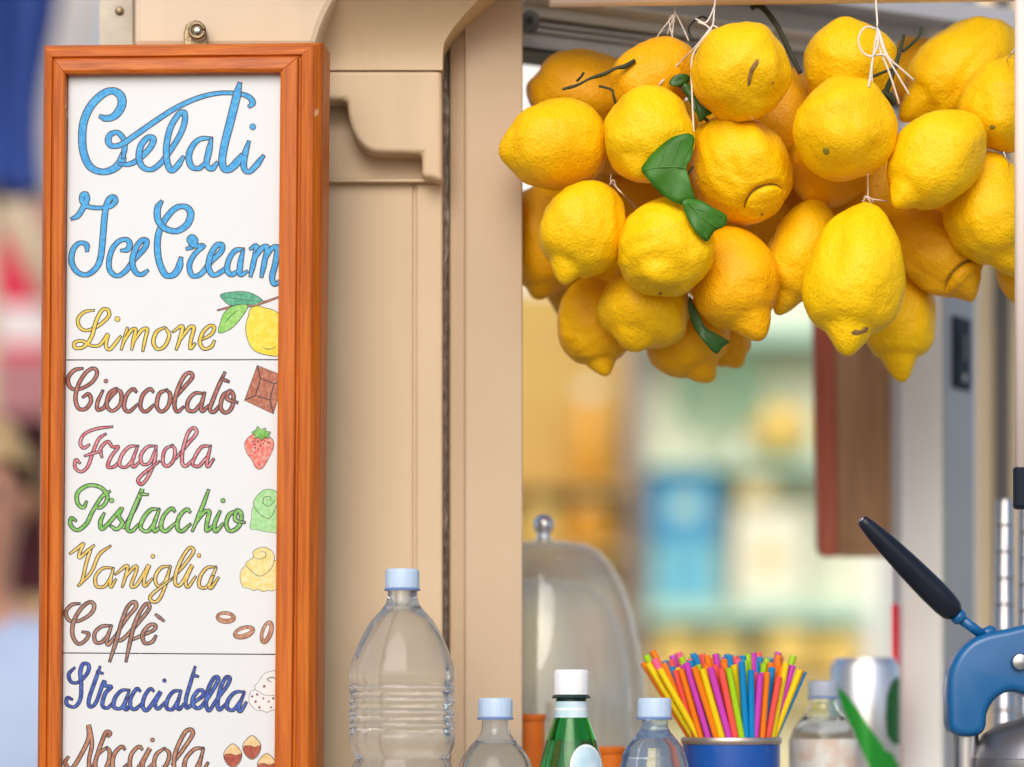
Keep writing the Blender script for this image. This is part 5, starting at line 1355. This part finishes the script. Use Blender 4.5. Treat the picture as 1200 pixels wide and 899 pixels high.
def pot_plant(px, bot, top, Y, label):
    q = P(px, bot, Y); h = P(px, top, Y).z - q.z
    e = empty('potted_plant', q, label, 'plant', 'potted herbs on the far stall')
    lathe('pot', [(0,q.z+.001),(.03,q.z+.001),(.042,q.z+.07),(.036,q.z+.07),(0,q.z+.06)], (q.x, Y, 0), M['cream_card'], e, 20)
    v = []; f = []
    for i in range(160):
        a_ = rnd.uniform(0, 6.28); t = rnd.random(); rr = .075*math.sqrt(rnd.random())*(1-.3*t); c_ = Vector((q.x+rr*math.cos(a_), Y+rr*math.sin(a_)*.7, q.z+.07+t*(h-.08)))
        d1 = Vector((rnd.gauss(0,1),rnd.gauss(0,1),rnd.gauss(0,1))).normalized()*.018; d2 = d1.cross(Vector((rnd.gauss(0,1),rnd.gauss(0,1),rnd.gauss(0,1)))).normalized()*.008; b0 = len(v)
        v += [c_-d1, c_+d2, c_+d1, c_-d2]; f.append((b0,b0+1,b0+2,b0+3))
    fo = mk('foliage', v, f, M['leaf_mint'], e); fo['kind'] = 'stuff'
pot_plant(812, 540, 415, BY-.12, 'blurred green herb pot on the left of the far stall shelf')
pot_plant(868, 540, 410, BY-.12, 'blurred green herb pot right of the first on the far stall shelf')

bm_('backdrop_white_stucco', (.86,.85,.83), .8, (.82,.81,.79), 2); bm_('backdrop_shutter_green', (.10,.22,.14), .6); bm_('backdrop_terracotta', (.45,.20,.11), .8)
backdrop = empty('sky_backdrop', (3.0, 15, 0), 'added white house behind the far stall, glimpsed past the lemons', 'backdrop')  # invented bright wall that stands in for the white sky
box('backdrop_wall', (-1.6, 14, 0), (11, 20, 8.4), M['backdrop_white_stucco'], backdrop)
box('backdrop_roof', (-1.9, 13.7, 8.41), (11.3, 20.3, 8.7), M['backdrop_terracotta'], backdrop)
for wx in (2.2, 6.0, 9.0):
    for wz in (1.2, 5.4):
        wo = box('backdrop_window', (wx, 13.96, wz), (wx+1.0, 13.999, wz+1.5), M['backdrop_shutter_green'], backdrop)
        box('backdrop_window_sill', (wx-.1, 13.88, wz-.1), (wx+1.1, 13.998, wz-.002), M['backdrop_white_stucco'], wo)

# ------------------------------------------------------------------ street on the left
bm_('parasol_blue', (.014,.045,.24), .7, (.02,.06,.29)); bm_('parasol_white', (.80,.75,.71), .7, (.74,.69,.65), 5); bm_('red_cloth', (.76,.02,.06), .7, (.68,.015,.05)); bm_('white_cloth', (.80,.74,.74), .7)
bm_('pink_cloth', (.42,.15,.17), .7, (.48,.24,.25)); bm_('dark_red', (.09,.012,.022), .7); bm_('tan_wood', (.66,.52,.36), .6, (.58,.45,.30))
def folded_parasol(name, px, top, bot, wtop, wbot, Y, m, label):
    q = P(px, 0, Y); kq = K(Y); e = empty(name, (q.x, Y, 0), label, 'parasol')
    zt2 = P(0, top, Y).z; zb2 = P(0, bot, Y).z; n = 14; pr_ = []
    for i in range(n+1):
        t = i/n; pr_.append(((wbot + (wtop-wbot)*t)/2*kq*(1 - .12*math.sin(t*9)), zb2 + (zt2-zb2)*t))
    lathe('canopy', [(.02, zb2+.02)] + pr_ + [(.01, zt2+.08)], (q.x, Y, 0), M[m], e, 72, wob=lambda a_, z: 1 + .14*math.sin(a_*8 + z*2))
    lathe('pole', [(0,.03),(.022,.03),(.022,zb2+.03),(0,zb2+.03)], (q.x, Y, 0), M['tan_wood'], e, 16)
    lathe('base', [(0,0),(.25,0),(.25,.05),(.05,.07),(0,.07)], (q.x, Y, 0), M['grey_mauve'], e, 32)
folded_parasol('folded_parasol', -14, -260, 225, 150, 118, 3.2, 'parasol_blue', 'folded navy blue parasol at the top left margin')
folded_parasol('folded_parasol', 74, -260, 236, 80, 84, 3.9, 'parasol_white', 'folded off-white parasol just behind the left edge of the menu sign')
aw = empty('awning_stall', P(20, 1107, 5.2), 'stall with red and white awning left of the menu sign', 'stall')
def quad_sheet(name, p4, th, m, parent):
    v = [Vector(p) for p in p4]; n_ = (v[1]-v[0]).cross(v[3]-v[0]).normalized()*th
    vs = v + [p + n_ for p in v]
    return fix_normals(mk(name, vs, BF, m, parent))
AY = 5.0
quad_sheet('awning_top', [P(-300,358,AY), P(330,358,AY), P(330,240,AY+1.0), P(-300,240,AY+1.0)], .01, M['red_cloth'], aw)
quad_sheet('white_band', [P(-300,403,AY-.004), P(330,403,AY-.004), P(330,359,AY-.004), P(-300,359,AY-.004)], .008, M['white_cloth'], aw)
quad_sheet('red_band', [P(-300,420,AY-.004), P(330,420,AY-.004), P(330,404,AY-.004), P(-300,404,AY-.004)], .008, M['red_cloth'], aw)
quad_sheet('valance', [P(-300,488,AY-.004), P(330,488,AY-.004), P(330,421,AY-.004), P(-300,421,AY-.004)], .008, M['pink_cloth'], aw)
pbox('back_cloth', -300, 470, 330, 1500, AY+.9, .03, M['dark_red'], aw)
for px in (-280, 310): pbox('awning_post', px, 425, px+14, 1460, AY+.02, .03, M['tan_wood'], aw)
bmx = tube('wooden_beam', [P(-60, 118, 4.4), P(20, 250, 4.2), P(120, 415, 4.0)], .055, M['tan_wood'], None, 12, 1)
tag(bmx, 'slanting tan wooden awning arm in front of the red awning', 'beam')

# person in the street
bm_('skin', (.62,.30,.19), .5); bm_('sandy_hair', (.56,.38,.19), .6, (.44,.28,.12), 30); bm_('light_blue_cloth', (.42,.52,.72), .7, (.36,.46,.68), 8); bm_('jeans', (.05,.08,.16), .8); bm_('coral_cloth', (.66,.25,.14), .7, (.60,.20,.11), 8); bm_('grey_bag', (.09,.12,.16), .6)
def person(loc, H, shirt, trousers, hair, label, arms, rz=0):
    e = empty('person', loc, label, 'person')
    s = H/1.75; base = Vector(loc); rot = Matrix.Rotation(rz, 3, 'Z')
    J = {'pel':(0,0,.95),'sp':(0,.01,1.12),'ch':(0,.01,1.32),'nk':(0,.01,1.47),'h0':(0,-.01,1.56),'h1':(0,-.015,1.66),'h2':(0,-.01,1.73)}
    rad = {'pel':.135,'sp':.125,'ch':.145,'nk':.055,'h0':.075,'h1':.092,'h2':.06}
    ed = [('pel','sp'),('sp','ch'),('ch','nk'),('nk','h0'),('h0','h1'),('h1','h2')]
    for sd_, q in (('L',-1),('R',1)):
        J.update({'sh'+sd_:(q*.18,.01,1.40),'el'+sd_:arms[sd_][0],'wr'+sd_:arms[sd_][1],'hd'+sd_:arms[sd_][2],'hp'+sd_:(q*.095,0,.90),'kn'+sd_:(q*.105,-.015,.50),'an'+sd_:(q*.11,.02,.09),'ft'+sd_:(q*.12,-.14,.035)})
        rad.update({'sh'+sd_:.065,'el'+sd_:.043,'wr'+sd_:.029,'hd'+sd_:.034,'hp'+sd_:.09,'kn'+sd_:.056,'an'+sd_:.040,'ft'+sd_:.034})
        ed += [('ch','sh'+sd_),('sh'+sd_,'el'+sd_),('el'+sd_,'wr'+sd_),('wr'+sd_,'hd'+sd_),('pel','hp'+sd_),('hp'+sd_,'kn'+sd_),('kn'+sd_,'an'+sd_),('an'+sd_,'ft'+sd_)]
        for fi in range(5):   # five short fingers
            wx = Vector(arms[sd_][2]); dd = (wx - Vector(arms[sd_][1])).normalized(); sx = Vector((0,1,0)) if abs(dd.y) < .8 else Vector((1,0,0))
            o_ = (fi-2)*.017; n1 = 'f%s%d' % (sd_, fi); n2 = 'g%s%d' % (sd_, fi); ln = (.035,.052,.057,.052,.042)[fi]
            J[n1] = tuple(wx + dd*.025 + sx*o_); J[n2] = tuple(wx + dd*(.025+ln) + sx*o_*1.1 + Vector((0,-.012,0))); rad[n1] = .009; rad[n2] = .007; ed += [('hd'+sd_, n1), (n1, n2)]
    names = list(J); me = bpy.data.meshes.new('body')
    me.from_pydata([tuple(rot @ (Vector(J[n_])*s)) for n_ in names], [(names.index(a_), names.index(b_)) for a_, b_ in ed], [])
    o = bpy.data.objects.new('body', me); scene.collection.objects.link(o)
    o.modifiers.new('skin', 'SKIN')
    for i, n_ in enumerate(names):
        me.skin_vertices[0].data[i].radius = (rad[n_]*s, rad[n_]*s); me.skin_vertices[0].data[i].use_root = (n_ == 'pel')
    sb = o.modifiers.new('sub', 'SUBSURF'); sb.levels = 2; sb.render_levels = 2
    dg = bpy.context.evaluated_depsgraph_get(); m2 = bpy.data.meshes.new_from_object(o.evaluated_get(dg)); o.modifiers.clear(); o.data = m2
    for m_ in ('skin', shirt, trousers): m2.materials.append(M[m_])
    for p in m2.polygons:
        p.use_smooth = True; c_ = p.center/s; cr = rot.inverted() @ c_
        if c_.z > 1.46: p.material_index = 0
        elif c_.z > .93 and abs(cr.x) < .215 and abs(cr.y) < .2: p.material_index = 1
        elif c_.z > 1.18 and abs(cr.x) < .27: p.material_index = 1
        elif c_.z <= .97 and abs(cr.x) < .24 and abs(cr.y) < .22: p.material_index = 2
        else: p.material_index = 0
    o.parent = e; ORIG[o] = base
    # face and hair
    def at_(x, y, z): return base + rot @ (Vector((x, y, z))*s)
    for q in (-1, 1):
        c_ = at_(q*.032, -.098, 1.655); lathe('eye', [(.009*math.cos(R(a_)), .009*math.sin(R(a_))) for a_ in range(-90, 91, 30)], c_, M['black'], e, 10)
        c_ = at_(q*.088, 0, 1.64); lathe('ear', [(.016*math.cos(R(a_)), .026*math.sin(R(a_))) for a_ in range(-90, 91, 30)], c_, M['skin'], e, 10)
    tube('nose', [at_(0,-.095,1.665), at_(0,-.118,1.63), at_(0,-.10,1.622)], .011, M['skin'], e, 8)
    tube('mouth', [at_(-.022,-.094,1.592), at_(0,-.099,1.590), at_(.022,-.094,1.592)], .005, M['coral_cloth'], e, 6)
    hv = []; hf = []; NU, NV = 28, 12
    for i in range(NV+1):
        th = R(118)*i/NV
        for j in range(NU):
            az = 2*math.pi*j/NU; fr_ = 1 if math.sin(az) > -.35 else .62
            t_ = th*fr_; rr = .112*(1 + .04*math.sin(az*9+i))
            hv.append(at_(rr*math.sin(t_)*math.cos(az)*.95, .012 + rr*math.sin(t_)*math.sin(az), 1.665 + rr*1.08*math.cos(t_)))
    for i in range(NV):
        for j in range(NU):
            k_ = (j+1) % NU; hf.append((i*NU+j, (i+1)*NU+j, (i+1)*NU+k_, i*NU+k_))
    mk('hair', hv, hf, M[hair], e, True)
    return e
q = P(-34, 0, 2.0)
person((q.x, 2.0, 0), 1.80, 'light_blue_cloth', 'jeans', 'sandy_hair', 'person in light blue shirt walking behind the left edge of the menu sign',
       {'L':((-.27,-.02,1.14),(-.24,-.20,1.02),(-.22,-.27,1.02)), 'R':((.26,.02,1.14),(.25,-.16,1.05),(.22,-.24,1.06))}, R(12))
q2 = P(34, 0, 3.3)
person((q2.x, 3.3, 0), 1.56, 'coral_cloth', 'jeans', 'sandy_hair', 'shorter person in coral top behind the person in light blue',
       {'L':((-.27,-.02,1.14),(-.22,-.20,1.00),(-.20,-.27,1.00)), 'R':((.26,.02,1.14),(.27,.02,.92),(.27,.01,.85))}, R(-25))
